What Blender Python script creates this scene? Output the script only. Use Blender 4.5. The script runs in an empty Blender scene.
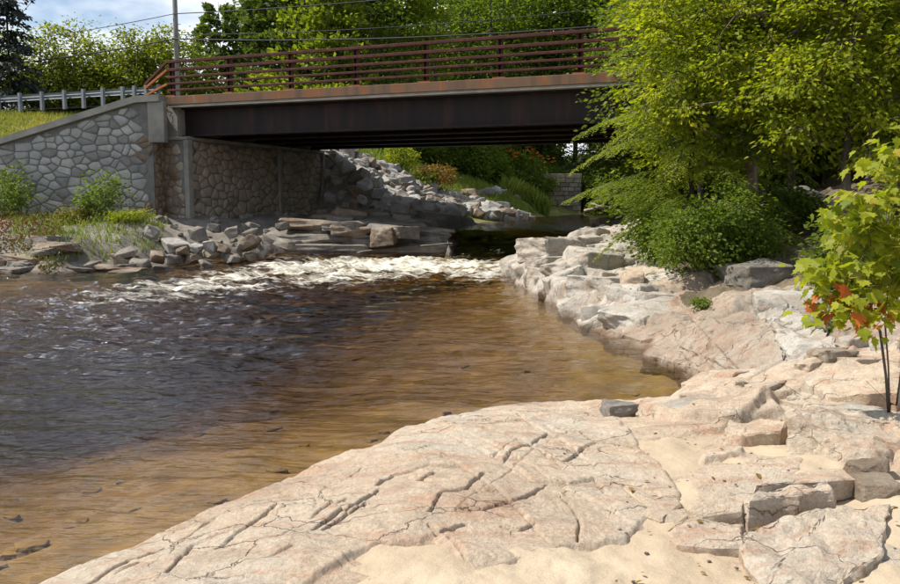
import bpy, math, random
import numpy as np
from mathutils import Vector, Matrix

# ------------------------------------------------------------------ scene, camera, sky, sun
SC = bpy.context.scene
COL = SC.collection
EYE = 2.0
FPX = 850.0
PITCH = math.atan(92 / 850)
cam_d = bpy.data.cameras.new("camera")
cam_d.sensor_width = 36.0
cam_d.lens = 36.0 * FPX / 900
cam_d.clip_start = 0.05
cam_d.clip_end = 3000
cam = bpy.data.objects.new("camera", cam_d)
COL.objects.link(cam)
cam.location = (0, 0, EYE)
cam.rotation_euler = (math.pi / 2 - PITCH, 0, 0)
SC.camera = cam

SUN_EL = math.radians(54)
SUN_H = Vector((-0.99, 0.03, 0)).normalized()
W = bpy.data.worlds.new("World")
SC.world = W
W.use_nodes = True
wn, wl = W.node_tree.nodes, W.node_tree.links
wn.clear()
w_out = wn.new('ShaderNodeOutputWorld')
w_bg = wn.new('ShaderNodeBackground')
w_bg.inputs['Strength'].default_value = 0.10
sky = wn.new('ShaderNodeTexSky')
sky.sky_type = 'NISHITA'
sky.sun_disc = False
sky.sun_elevation = SUN_EL
sky.sun_rotation = math.atan2(SUN_H.x, SUN_H.y)
sky.air_density = 1.0
sky.dust_density = 0.6
wtc = wn.new('ShaderNodeTexCoord')
wmap = wn.new('ShaderNodeMapping')
wmap.inputs['Scale'].default_value = (1.0, 1.0, 2.6)
wmap.inputs['Location'].default_value = (3.1, 1.7, 0.4)
wnoi = wn.new('ShaderNodeTexNoise')
wnoi.inputs['Scale'].default_value = 3.2
wnoi.inputs['Detail'].default_value = 8
wnoi.inputs['Roughness'].default_value = 0.55
wramp = wn.new('ShaderNodeValToRGB')
wramp.color_ramp.elements[0].position = 0.31
wramp.color_ramp.elements[1].position = 0.47
wmix = wn.new('ShaderNodeMix')
wmix.data_type = 'RGBA'
wmix.inputs[7].default_value = (9.0, 9.3, 9.8, 1)
wl.new(wtc.outputs['Generated'], wmap.inputs['Vector'])
wl.new(wmap.outputs[0], wnoi.inputs['Vector'])
wl.new(wnoi.outputs['Fac'], wramp.inputs[0])
wsep = wn.new('ShaderNodeSeparateXYZ')
wl.new(wtc.outputs['Generated'], wsep.inputs[0])
whi = wn.new('ShaderNodeMapRange')          # cloud thinned in the unseen upper sky, set for the water's reflections
for i_, v_ in enumerate((0.22, 0.55, 1.0, 0.30)):
    whi.inputs[i_ + 1].default_value = v_
wl.new(wsep.outputs[2], whi.inputs[0])
wmul = wn.new('ShaderNodeMath')
wmul.operation = 'MULTIPLY'
wl.new(wramp.outputs[0], wmul.inputs[0])
wl.new(whi.outputs[0], wmul.inputs[1])
wl.new(wmul.outputs[0], wmix.inputs[0])
wl.new(sky.outputs[0], wmix.inputs[6])
wl.new(wmix.outputs[2], w_bg.inputs['Color'])
wl.new(w_bg.outputs[0], w_out.inputs[0])

sun_d = bpy.data.lights.new("sun", 'SUN')
sun_d.energy = 4.9
sun_d.angle = math.radians(0.53)
sun_d.color = (1.0, 0.93, 0.82)
sun = bpy.data.objects.new("sun", sun_d)
COL.objects.link(sun)
to_sun = Vector((SUN_H.x * math.cos(SUN_EL), SUN_H.y * math.cos(SUN_EL), math.sin(SUN_EL)))
sun.rotation_euler = to_sun.to_track_quat('Z', 'Y').to_euler()
sun.location = to_sun * 60

SC.view_settings.view_transform = 'Standard'
SC.view_settings.look = 'None'
SC.view_settings.gamma = 1
SC.view_settings.exposure = 0.42
SC.render.engine = 'CYCLES'
cy = SC.cycles
cy.use_denoising = True
try:
    cy.denoiser = 'OPENIMAGEDENOISE'
    cy.denoising_input_passes = 'RGB_ALBEDO_NORMAL'
    cy.denoising_prefilter = 'ACCURATE'
except Exception:
    pass
cy.max_bounces = 6
cy.diffuse_bounces = 3
cy.glossy_bounces = 3
cy.transmission_bounces = 4
cy.transparent_max_bounces = 8
cy.caustics_reflective = False
cy.caustics_refractive = False
cy.use_adaptive_sampling = True
cy.adaptive_threshold = 0.012

# ------------------------------------------------------------------ helpers
cp, sp = math.cos(PITCH), math.sin(PITCH)


def ray(px, py):
    a, b = (px - 450) / FPX, (292 - py) / FPX
    return Vector((a, cp + b * sp, -sp + b * cp))


def atY(px, py, Y):
    d = ray(px, py)
    return Vector((0, 0, EYE)) + d * (Y / d.y)


def atZ(px, py, z):
    d = ray(px, py)
    return Vector((0, 0, EYE)) + d * ((z - EYE) / d.z)


def hsh(ix, iy, seed):
    h = (ix.astype(np.int64) * 374761393 + iy.astype(np.int64) * 668265263 + seed * 1442695041) & 0xffffffff
    h = ((h ^ (h >> 13)) * 1274126177) & 0xffffffff
    h = ((h ^ (h >> 16)) * 2246822519) & 0xffffffff
    return ((h ^ (h >> 15)) & 0xffffff) / float(0xffffff)


def vnoise(x, y, seed=0):
    ix, iy = np.floor(x), np.floor(y)
    fx, fy = x - ix, y - iy
    ux, uy = fx * fx * fx * (fx * (fx * 6 - 15) + 10), fy * fy * fy * (fy * (fy * 6 - 15) + 10)

    def g(dx, dy):
        a = hsh(ix + dx, iy + dy, seed) * 2 * np.pi
        return np.cos(a) * (fx - dx) + np.sin(a) * (fy - dy)
    n0 = g(0, 0) * (1 - ux) + g(1, 0) * ux
    n1 = g(0, 1) * (1 - ux) + g(1, 1) * ux
    return (n0 * (1 - uy) + n1 * uy) * 1.5


def fbm(x, y, octv=4, seed=0, gain=0.5):
    s, a, f = 0, 1.0, 1.0
    for i in range(octv):
        s = s + a * vnoise(x * f + 17.3 * i, y * f - 9.1 * i, seed + i)
        a *= gain
        f *= 2.03
    return s


def worley(x, y, seed=0):
    ix, iy = np.floor(x), np.floor(y)
    f1 = np.full(x.shape, 9.0)
    f2 = np.full(x.shape, 9.0)
    cid = np.zeros(x.shape)
    cx = np.zeros(x.shape)
    cyy = np.zeros(x.shape)
    for dx in (-1, 0, 1):
        for dy in (-1, 0, 1):
            jx, jy = ix + dx, iy + dy
            px = jx + 0.1 + 0.8 * hsh(jx, jy, seed)
            py = jy + 0.1 + 0.8 * hsh(jx, jy, seed + 7)
            d = np.hypot(x - px, y - py)
            c = hsh(jx, jy, seed + 13)
            m = d < f1
            f2 = np.where(m, f1, np.minimum(f2, d))
            cid = np.where(m, c, cid)
            cx = np.where(m, px, cx)
            cyy = np.where(m, py, cyy)
            f1 = np.where(m, d, f1)
    return f1, f2, cid, x - cx, y - cyy


def softblocks(x, y, seed, k=16.0, tilt=0.25):
    """tilted flat blocks with straight joints, blended over a short slope"""
    ix, iy = np.floor(x), np.floor(y)
    num, den = np.zeros(x.shape), np.zeros(x.shape)
    for dx in (-1, 0, 1):
        for dy in (-1, 0, 1):
            jx, jy = ix + dx, iy + dy
            ax, ay = x - (jx + 0.1 + 0.8 * hsh(jx, jy, seed)), y - (jy + 0.1 + 0.8 * hsh(jx, jy, seed + 7))
            w = np.exp(-k * np.hypot(ax, ay))
            num += w * (hsh(jx, jy, seed + 13) - 0.5 + tilt * (ax * (hsh(jx, jy, seed + 17) - .5) + ay * (hsh(jx, jy, seed + 19) - .5)) * 2)
            den += w
    return num / den


def sstep(a, b, x):
    t = np.clip((x - a) / (b - a), 0, 1)
    return t * t * (3 - 2 * t)


def segdist(x, y, pts, closed=False):
    best = np.full(x.shape, 1e9)
    n = len(pts)
    for i in range(n if closed else n - 1):
        (ax, ay), (bx, by) = pts[i], pts[(i + 1) % n]
        dx, dy = bx - ax, by - ay
        L = dx * dx + dy * dy + 1e-12
        t = np.clip(((x - ax) * dx + (y - ay) * dy) / L, 0, 1)
        best = np.minimum(best, (x - ax - t * dx) ** 2 + (y - ay - t * dy) ** 2)
    return np.sqrt(best)


def inside(x, y, pts):
    r = np.zeros(x.shape, bool)
    n = len(pts)
    for i in range(n):
        (ax, ay), (bx, by) = pts[i], pts[(i + 1) % n]
        if ay == by:
            continue
        c = ((ay > y) != (by > y)) & (x < (bx - ax) * (y - ay) / (by - ay) + ax)
        r ^= c
    return r


def sdf(x, y, pts):
    d = segdist(x, y, pts, True)
    return np.where(inside(x, y, pts), d, -d)


def segside(x, y, pts):
    best = np.full(x.shape, 1e9)
    side = np.zeros(x.shape)
    for (ax, ay), (bx, by) in zip(pts[:-1], pts[1:]):
        dx, dy = bx - ax, by - ay
        t_ = np.clip(((x - ax) * dx + (y - ay) * dy) / (dx * dx + dy * dy + 1e-12), 0, 1)
        d2 = (x - ax - t_ * dx) ** 2 + (y - ay - t_ * dy) ** 2
        cr = np.sign(dx * (y - ay) - dy * (x - ax)) * np.clip(np.minimum(t_, 1 - t_) * 6 + 0.3, 0, 1)
        m = d2 < best
        side = np.where(m, cr, side)
        best = np.where(m, d2, best)
    return np.sqrt(best), side


class TPS:
    def __init__(s, pts):
        p = np.array(pts, float)
        s.p = p[:, :2]
        n = len(p)
        d = np.hypot(*(s.p[:, None] - s.p[None]).transpose(2, 0, 1))
        K = np.where(d > 0, d * d * np.log(d + 1e-9), 0) + np.eye(n) * 0.05
        P = np.c_[np.ones(n), s.p]
        A = np.block([[K, P], [P.T, np.zeros((3, 3))]])
        s.w = np.linalg.solve(A, np.r_[p[:, 2], 0, 0, 0])

    def __call__(s, x, y):
        r = s.w[-3] + s.w[-2] * x + s.w[-1] * y
        for i in range(len(s.p)):
            d2 = (x - s.p[i, 0]) ** 2 + (y - s.p[i, 1]) ** 2
            r = r + s.w[i] * 0.5 * d2 * np.log(d2 + 1e-9)
        return r


ZUP = Vector((0, 0, 1))


def tag(o, label=None, cat=None, group=None, kind=None):
    if label:
        o["label"] = label
    if cat:
        o["category"] = cat
    if group:
        o["group"] = group
    if kind:
        o["kind"] = kind
    return o


def link(o, parent=None):
    COL.objects.link(o)
    if parent is not None:
        o.parent = parent
    return o


def origin(parent):
    v = Vector((0, 0, 0))
    while parent is not None:
        v = v + parent.location
        parent = parent.parent
    return v


def thing(name, loc, label, cat, group=None):
    o = bpy.data.objects.new(name, None)
    o.empty_display_size = 0.2
    o.location = loc
    link(o)
    return tag(o, label, cat, group)


def npmesh(name, V, F, mat=None, smooth=False, attrs=None):
    """V (n,3), F (m,k) arrays, attrs {name: (domain values per vertex)}"""
    V = np.asarray(V, np.float32)
    F = np.asarray(F, np.int32)
    me = bpy.data.meshes.new(name)
    k = F.shape[1]
    me.vertices.add(len(V))
    me.vertices.foreach_set("co", V.ravel())
    me.loops.add(F.size)
    me.loops.foreach_set("vertex_index", F.ravel())
    me.polygons.add(len(F))
    me.polygons.foreach_set("loop_start", np.arange(0, F.size, k, dtype=np.int32))
    me.polygons.foreach_set("loop_total", np.full(len(F), k, np.int32))
    me.polygons.foreach_set("use_smooth", np.full(len(F), smooth, bool))
    for an, av in (attrs or {}).items():
        at = me.attributes.new(an, 'FLOAT', 'POINT')
        at.data.foreach_set("value", np.asarray(av, np.float32))
    me.update(calc_edges=True)
    if mat:
        me.materials.append(mat)
    return me


class MB:
    def __init__(s):
        s.v, s.f = [], []

    def add(s, vs, fs):
        b = len(s.v)
        s.v += [tuple(v) for v in vs]
        s.f += [tuple(i + b for i in f) for f in fs]
        return s

    def box(s, c, ax, ay, az, hx, hy, hz):
        c, ax, ay, az = Vector(c), Vector(ax), Vector(ay), Vector(az)
        vs = [c + ax * (hx * i) + ay * (hy * j) + az * (hz * k) for i in (-1, 1) for j in (-1, 1) for k in (-1, 1)]
        return s.add(vs, [(0, 1, 3, 2), (4, 6, 7, 5), (0, 4, 5, 1), (2, 3, 7, 6), (0, 2, 6, 4), (1, 5, 7, 3)])

    def beam(s, a, b, w, h, up=Vector((0, 0, 1))):
        a, b = Vector(a), Vector(b)
        d = (b - a)
        L = d.length
        d.normalize()
        side = d.cross(up).normalized()
        u2 = side.cross(d)
        return s.box((a + b) / 2, d, side, u2, L / 2, w / 2, h / 2)

    def tube(s, pts, rad, n=6):
        b = len(s.v)
        P = [Vector(p) for p in pts]
        for i, p in enumerate(P):
            d = (P[min(i + 1, len(P) - 1)] - P[max(i - 1, 0)]).normalized()
            r = rad[i] if hasattr(rad, '__len__') else rad
            a = d.orthogonal().normalized() if abs(d.z) > 0.9 else d.cross(Vector((0, 0, 1))).normalized()
            c = d.cross(a)
            for k in range(n):
                t = 2 * math.pi * k / n
                s.v.append(tuple(p + a * (math.cos(t) * r) + c * (math.sin(t) * r)))
        for i in range(len(P) - 1):
            for k in range(n):
                k2 = (k + 1) % n
                s.f.append((b + i * n + k, b + i * n + k2, b + (i + 1) * n + k2, b + (i + 1) * n + k))
        s.f.append(tuple(b + k for k in range(n))[::-1])
        s.f.append(tuple(b + (len(P) - 1) * n + k for k in range(n)))
        return s

    def prism(s, poly, ext):
        """poly: list of Vector (planar, ordered); ext Vector"""
        n = len(poly)
        vs = [Vector(p) for p in poly] + [Vector(p) + Vector(ext) for p in poly]
        fs = [tuple(range(n))[::-1], tuple(range(n, 2 * n))]
        for i in range(n):
            j = (i + 1) % n
            fs.append((i, j, n + j, n + i))
        return s.add(vs, fs)

    def build(s, name, mat, parent=None, smooth=False, bevel=0):
        off = origin(parent)
        me = bpy.data.meshes.new(name)
        me.from_pydata([(v[0] - off.x, v[1] - off.y, v[2] - off.z) for v in s.v], [], s.f)
        me.update()
        if mat:
            me.materials.append(mat)
        if smooth:
            me.polygons.foreach_set("use_smooth", [True] * len(me.polygons))
        o = bpy.data.objects.new(name, me)
        if bevel:
            m = o.modifiers.new("bevel", 'BEVEL')
            m.width = bevel
            m.segments = 2
            m.limit_method = 'ANGLE'
        return link(o, parent)


def obj(name, me, parent=None, loc=(0, 0, 0)):
    o = bpy.data.objects.new(name, me)
    o.location = loc
    return link(o, parent)


# ------------------------------------------------------------------ materials
class NT:
    def __init__(s, name):
        s.m = bpy.data.materials.new(name)
        s.m.use_nodes = True
        s.n, s.l = s.m.node_tree.nodes, s.m.node_tree.links
        s.n.clear()
        s.out = s.n.new('ShaderNodeOutputMaterial')

    def new(s, t, **kw):
        n = s.n.new(t)
        for k, v in kw.items():
            if k in n.inputs:
                s.set(n.inputs[k], v)
            else:
                setattr(n, k, v)
        return n

    def set(s, inp, v):
        if isinstance(v, bpy.types.NodeSocket):
            s.l.new(v, inp)
        else:
            inp.default_value = v

    def pos(s):
        return s.new('ShaderNodeNewGeometry').outputs['Position']

    def noise(s, scale, detail=5, rough=0.55, vec=None, dist=0.0):
        n = s.new('ShaderNodeTexNoise', Scale=scale, Detail=detail, Roughness=rough, Distortion=dist)
        s.l.new(vec if vec is not None else s.pos(), n.inputs['Vector'])
        return n.outputs['Fac']

    def scaled(s, sc, rot=(0, 0, 0)):
        n = s.new('ShaderNodeMapping')
        n.inputs['Scale'].default_value = sc
        n.inputs['Rotation'].default_value = rot
        s.l.new(s.pos(), n.inputs['Vector'])
        return n.outputs[0]

    def ramp(s, fac, stops):
        n = s.new('ShaderNodeValToRGB')
        cr = n.color_ramp
        while len(cr.elements) < len(stops):
            cr.elements.new(0.5)
        for e, (p, c) in zip(cr.elements, stops):
            e.position = p
            e.color = (*c, 1) if len(c) == 3 else c
        s.l.new(fac, n.inputs[0])
        return n.outputs[0]

    def mix(s, fac, a, b, mode='MIX'):
        n = s.new('ShaderNodeMix', data_type='RGBA', blend_type=mode)
        for i, v in ((0, fac), (6, a), (7, b)):
            if isinstance(v, bpy.types.NodeSocket):
                s.l.new(v, n.inputs[i])
            elif i == 0:
                n.inputs[0].default_value = v
            else:
                n.inputs[i].default_value = (*v, 1)
        return n.outputs[2]

    def math(s, op, a, b=0.0):
        n = s.new('ShaderNodeMath', operation=op)
        s.set(n.inputs[0], a)
        s.set(n.inputs[1], b)
        return n.outputs[0]

    def mrange(s, v, a, b, c=0.0, d=1.0):
        n = s.new('ShaderNodeMapRange')
        s.set(n.inputs[0], v)
        for i, q in enumerate((a, b, c, d)):
            n.inputs[i + 1].default_value = q
        return n.outputs[0]

    def attr(s, name):
        return s.new('ShaderNodeAttribute', attribute_name=name).outputs['Fac']

    def bump(s, h, strength=0.5, dist=0.02, normal=None):
        n = s.new('ShaderNodeBump', Strength=strength, Distance=dist)
        s.l.new(h, n.inputs['Height'])
        if normal is not None:
            s.l.new(normal, n.inputs['Normal'])
        return n.outputs[0]

    def sep(s, v=None):
        n = s.new('ShaderNodeSeparateXYZ')
        s.l.new(v if v is not None else s.pos(), n.inputs[0])
        return n.outputs

    def princ(s, col, rough=0.8, metal=0.0, normal=None, spec=0.3):
        p = s.new('ShaderNodeBsdfPrincipled')
        s.set(p.inputs['Base Color'], col if isinstance(col, bpy.types.NodeSocket) else (*col, 1))
        s.set(p.inputs['Roughness'], rough)
        p.inputs['Metallic'].default_value = metal
        p.inputs['Specular IOR Level'].default_value = spec
        if normal is not None:
            s.l.new(normal, p.inputs['Normal'])
        return p.outputs[0]

    def done(s, sh):
        s.l.new(sh, s.out.inputs['Surface'])
        return s.m


M = {}


def rock_mat(name, cols, lich=0.35, wet=True, fscale=1.0, rust=0.3):
    t = NT(name)
    big = t.noise(0.9 * fscale, 6, 0.6)
    med = t.noise(4.5 * fscale, 8, 0.65)
    vein = t.noise(2.2 * fscale, 6, 0.6, t.scaled((1, 3.2, 1.5), (0, 0, 0.6)), 1.2)
    fine = t.noise(45 * fscale, 4, 0.7)
    c = t.ramp(big, [(0.30, cols[0]), (0.48, cols[1]), (0.62, cols[2])])
    c = t.mix(t.mrange(vein, 0.5, 0.64, 0, 0.85), c, cols[3])
    c = t.mix(t.mrange(med, 0.52, 0.70, 0, lich), c, cols[4])
    c = t.mix(t.mrange(t.noise(3.1 * fscale, 7, 0.7, t.scaled((1.3, 0.7, 1.0), (0, 0, -0.5))), 0.56, 0.70, 0, rust), c, (0.30, 0.145, 0.075))
    st = t.noise(1.7 * fscale, 9, 0.72, t.scaled((0.8, 1.6, 1.2), (0, 0, 0.9)), 0.6)
    c = t.mix(t.mrange(st, 0.53, 0.66, 0, 0.55), c, t.mix(1.0, c, (0.60, 0.57, 0.55), 'MULTIPLY'))
    c = t.mix(t.mrange(t.noise(7 * fscale, 6, 0.7), 0.60, 0.74, 0, 0.6), c, t.mix(1.0, c, (0.45, 0.40, 0.37), 'MULTIPLY'))
    c = t.mix(t.mrange(fine, 0.35, 0.65, 0.0, 1.0), t.mix(1.0, c, (0.74, 0.72, 0.70), 'MULTIPLY'), c)
    # hairline cracks, dark with soil
    vd = t.new('ShaderNodeVectorMath', operation='ADD')
    t.l.new(t.scaled((1.0, 1.9, 1.3), (0, 0, 0.55)), vd.inputs[0])
    dn = t.new('ShaderNodeTexNoise', Scale=2.2 * fscale, Detail=5.0, Roughness=0.6)
    t.l.new(t.pos(), dn.inputs['Vector'])
    dv = t.new('ShaderNodeVectorMath', operation='SCALE')
    t.l.new(dn.outputs['Color'], dv.inputs[0])
    dv.inputs['Scale'].default_value = 0.55 / fscale
    t.l.new(dv.outputs[0], vd.inputs[1])
    vor = t.new('ShaderNodeTexVoronoi', feature='DISTANCE_TO_EDGE', Scale=1.9 * fscale)
    t.l.new(vd.outputs[0], vor.inputs['Vector'])
    hair = t.math('MULTIPLY', t.mrange(vor.outputs['Distance'], 0.0, 0.014, 1, 0), t.mrange(t.noise(1.6 * fscale, 4), 0.46, 0.60, 0, 1))
    c = t.mix(t.math('MULTIPLY', hair, 0.5), c, t.mix(1.0, c, (0.28, 0.23, 0.19), 'MULTIPLY'))
    rough = 0.85
    if wet:
        z = t.sep()[2]
        wz = t.math('ADD', z, t.math('MULTIPLY', t.math('SUBTRACT', med, 0.5), 0.22))
        wf = t.mrange(wz, -0.02, 0.09, 1, 0)
        c = t.mix(wf, c, t.mix(1.0, c, (0.34, 0.24, 0.15), 'MULTIPLY'))
        rough = t.mrange(wf, 0, 1, 0.85, 0.35)
    h = t.math('ADD', t.math('MULTIPLY', t.noise(14 * fscale, 8, 0.72), 1.0), t.math('SUBTRACT', t.math('MULTIPLY', t.noise(55 * fscale, 5, 0.75), 0.42), t.math('MULTIPLY', hair, 0.7)))
    nrm = t.bump(h, 1.0, 0.030 / fscale)
    return t.done(t.princ(c, rough, 0, nrm, 0.25))


M['rock'] = rock_mat('pale_pink_rock', [(0.43, 0.35, 0.265), (0.60, 0.49, 0.37), (0.60, 0.53, 0.43), (0.53, 0.355, 0.25), (0.36, 0.34, 0.305)])
M['rockm'] = rock_mat('pinkish_grey_rock', [(0.28, 0.24, 0.195), (0.41, 0.335, 0.26), (0.45, 0.395, 0.33), (0.37, 0.245, 0.175), (0.25, 0.245, 0.22)], 0.5)
M['rockw'] = rock_mat('grey_white_rock', [(0.36, 0.34, 0.30), (0.50, 0.465, 0.40), (0.56, 0.54, 0.49), (0.44, 0.34, 0.26), (0.24, 0.25, 0.23)], 0.6)
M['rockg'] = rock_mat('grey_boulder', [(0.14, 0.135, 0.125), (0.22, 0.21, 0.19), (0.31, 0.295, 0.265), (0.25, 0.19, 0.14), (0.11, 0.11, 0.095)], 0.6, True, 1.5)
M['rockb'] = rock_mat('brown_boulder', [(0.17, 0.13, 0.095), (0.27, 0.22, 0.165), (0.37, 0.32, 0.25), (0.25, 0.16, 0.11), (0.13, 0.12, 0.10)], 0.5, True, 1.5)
M['rip'] = rock_mat('pale_riprap', [(0.27, 0.27, 0.26), (0.40, 0.395, 0.375), (0.54, 0.53, 0.50), (0.36, 0.31, 0.25), (0.20, 0.20, 0.19)], 0.5, False, 1.2)

t = NT('sand')
c = t.ramp(t.noise(1.5, 6), [(0.3, (0.44, 0.355, 0.255)), (0.55, (0.53, 0.44, 0.325)), (0.7, (0.57, 0.48, 0.36))])
c = t.mix(t.mrange(t.noise(160, 3, 0.8), 0.3, 0.7), t.mix(1.0, c, (0.75, 0.72, 0.68), 'MULTIPLY'), c)
hh = t.math('ADD', t.noise(7, 5, 0.55), t.math('MULTIPLY', t.noise(120, 3, 0.8), 0.15))
M['sand'] = t.done(t.princ(c, 0.95, 0, t.bump(hh, 0.7, 0.04), 0.1))

t = NT('river_bed')
c = t.ramp(t.noise(1.3, 7, 0.65), [(0.3, (0.15, 0.092, 0.027)), (0.5, (0.28, 0.175, 0.052)), (0.7, (0.39, 0.255, 0.088))])
v = t.new('ShaderNodeTexVoronoi', Scale=3.5)
t.l.new(t.pos(), v.inputs['Vector'])
c = t.mix(t.mrange(v.outputs['Distance'], 0.05, 0.5, 0, 0.45), c, (0.15, 0.09, 0.04))
M['bed'] = t.done(t.princ(c, 0.9, 0, t.bump(t.noise(5, 6), 0.5, 0.08)))

t = NT('bank_soil')
c = t.ramp(t.noise(1.1, 7, 0.65), [(0.3, (0.055, 0.048, 0.030)), (0.5, (0.12, 0.095, 0.06)), (0.7, (0.19, 0.155, 0.11))])
M['soil'] = t.done(t.princ(c, 0.95, 0, t.bump(t.noise(9, 7), 0.9, 0.08)))

t = NT('grass_ground')
c = t.ramp(t.noise(0.8, 7, 0.65), [(0.3, (0.11, 0.135, 0.025)), (0.5, (0.20, 0.21, 0.045)), (0.68, (0.30, 0.26, 0.085))])
M['grassg'] = t.done(t.princ(c, 0.95, 0, t.bump(t.noise(14, 7, 0.7), 1.0, 0.12)))

t = NT('forest_ground')
c = t.ramp(t.noise(0.6, 7, 0.65), [(0.3, (0.018, 0.030, 0.010)), (0.6, (0.05, 0.075, 0.02))])
M['forest'] = t.done(t.princ(c, 0.95, 0, t.bump(t.noise(3, 7, 0.7), 1.0, 0.3)))


def simple(name, stops, scale=3.0, rough=0.8, metal=0.0, bump=0.3, bscale=30, bd=0.01, spec=0.3, vec=None, detail=6):
    t = NT(name)
    vv = t.scaled(vec) if vec else None
    c = t.ramp(t.noise(scale, detail, 0.62, vv), stops)
    return t.done(t.princ(c, rough, metal, t.bump(t.noise(bscale, 6, 0.7), bump, bd), spec))


M['facing'] = simple('wall_stone', [(0.3, (0.22, 0.22, 0.215)), (0.5, (0.31, 0.31, 0.30)), (0.7, (0.41, 0.405, 0.39))], 1.4, 0.9, bscale=25, bump=0.8)
M['facing_b'] = simple('pale_wall_stone', [(0.3, (0.30, 0.295, 0.28)), (0.7, (0.47, 0.46, 0.435))], 2.5, 0.9, bscale=25, bump=0.8)
M['facing_c'] = simple('dull_wall_stone', [(0.3, (0.15, 0.148, 0.142)), (0.7, (0.27, 0.262, 0.25))], 2.5, 0.9, bscale=25, bump=0.8)
M['facing_stain'] = simple('stained_wall_stone', [(0.3, (0.10, 0.062, 0.04)), (0.5, (0.20, 0.145, 0.10)), (0.7, (0.29, 0.25, 0.20))], 1.6, 0.9, bscale=25, bump=0.8)
M['facing_dark'] = simple('brown_wall_stone', [(0.3, (0.19, 0.155, 0.115)), (0.5, (0.30, 0.25, 0.19)), (0.7, (0.40, 0.35, 0.28))], 1.6, 0.9, bscale=25, bump=0.8)
M['mortar'] = simple('mortar', [(0.3, (0.12, 0.117, 0.11)), (0.7, (0.20, 0.195, 0.185))], 4, 0.95)
M['conc'] = simple('weathered_concrete', [(0.3, (0.17, 0.165, 0.15)), (0.5, (0.25, 0.24, 0.215)), (0.7, (0.32, 0.305, 0.27))], 1.7, 0.9, bscale=40, bump=0.4)
t = NT('rust_stained_fascia')
c = t.ramp(t.noise(1.4, 6, 0.6, t.scaled((1.6, 1.6, 0.25))), [(0.3, (0.10, 0.06, 0.04)), (0.48, (0.155, 0.097, 0.062)), (0.6, (0.21, 0.09, 0.04)), (0.72, (0.20, 0.155, 0.115))])
M['fascia'] = t.done(t.princ(c, 0.85, 0, t.bump(t.noise(25, 6), 0.4, 0.01)))
M['rust'] = simple('rusty_weathering_steel', [(0.3, (0.040, 0.014, 0.011)), (0.55, (0.080, 0.026, 0.018)), (0.75, (0.14, 0.05, 0.028))], 5, 0.75, 0.15, bscale=60, bd=0.004)
M['rustor'] = simple('orange_rust_plate', [(0.3, (0.20, 0.06, 0.025)), (0.7, (0.36, 0.13, 0.05))], 6, 0.85, 0.0)
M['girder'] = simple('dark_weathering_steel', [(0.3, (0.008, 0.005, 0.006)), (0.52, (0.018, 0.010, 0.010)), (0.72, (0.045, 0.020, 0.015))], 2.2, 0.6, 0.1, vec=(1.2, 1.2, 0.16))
M['galv'] = simple('galvanised_steel', [(0.3, (0.13, 0.15, 0.17)), (0.7, (0.21, 0.235, 0.26))], 3, 0.6, 0.0, bd=0.003)
M['asphalt'] = simple('asphalt', [(0.3, (0.04, 0.04, 0.042)), (0.7, (0.065, 0.064, 0.062))], 8, 0.9, bscale=80)
M['pole'] = simple('grey_pole_wood', [(0.3, (0.16, 0.15, 0.14)), (0.7, (0.30, 0.285, 0.27))], 2, 0.9, vec=(6, 6, 0.5))
M['wire'] = simple('black_cable', [(0.3, (0.015, 0.015, 0.018)), (0.7, (0.03, 0.03, 0.034))], 2, 0.6)
M['glass'] = simple('brown_porcelain', [(0.3, (0.12, 0.06, 0.04)), (0.7, (0.2, 0.1, 0.06))], 2, 0.3)
M['bark'] = simple('grey_brown_bark', [(0.3, (0.05, 0.04, 0.032)), (0.55, (0.11, 0.09, 0.075)), (0.75, (0.20, 0.17, 0.145))], 5, 0.95, bump=1, bscale=22, bd=0.02, vec=(1, 1, 0.3))
M['barkp'] = simple('pinkish_birch_bark', [(0.3, (0.12, 0.085, 0.07)), (0.55, (0.27, 0.20, 0.17)), (0.75, (0.42, 0.34, 0.30))], 4, 0.9, bump=0.7, bscale=25, bd=0.01, vec=(1, 1, 0.6))
M['barkd'] = simple('dark_bark', [(0.3, (0.020, 0.016, 0.014)), (0.7, (0.055, 0.043, 0.036))], 5, 0.95, bump=1, bscale=20, bd=0.02)
M['drift'] = simple('bleached_driftwood', [(0.3, (0.25, 0.22, 0.19)), (0.7, (0.42, 0.38, 0.33))], 5, 0.9)


def leaf_mat(name, stops, transl=0.4, rough=0.55, tcol=(1.45, 1.45, 0.5)):
    t = NT(name)
    c = t.ramp(t.attr('rnd'), stops)
    d = t.princ(c, rough, 0, None, 0.35)
    tr = t.new('ShaderNodeBsdfTranslucent')
    t.l.new(t.mix(1.0, c, tcol, 'MULTIPLY'), tr.inputs['Color'])
    mx = t.new('ShaderNodeMixShader')
    mx.inputs[0].default_value = transl
    t.l.new(d, mx.inputs[1])
    t.l.new(tr.outputs[0], mx.inputs[2])
    return t.done(mx.outputs[0])


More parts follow.
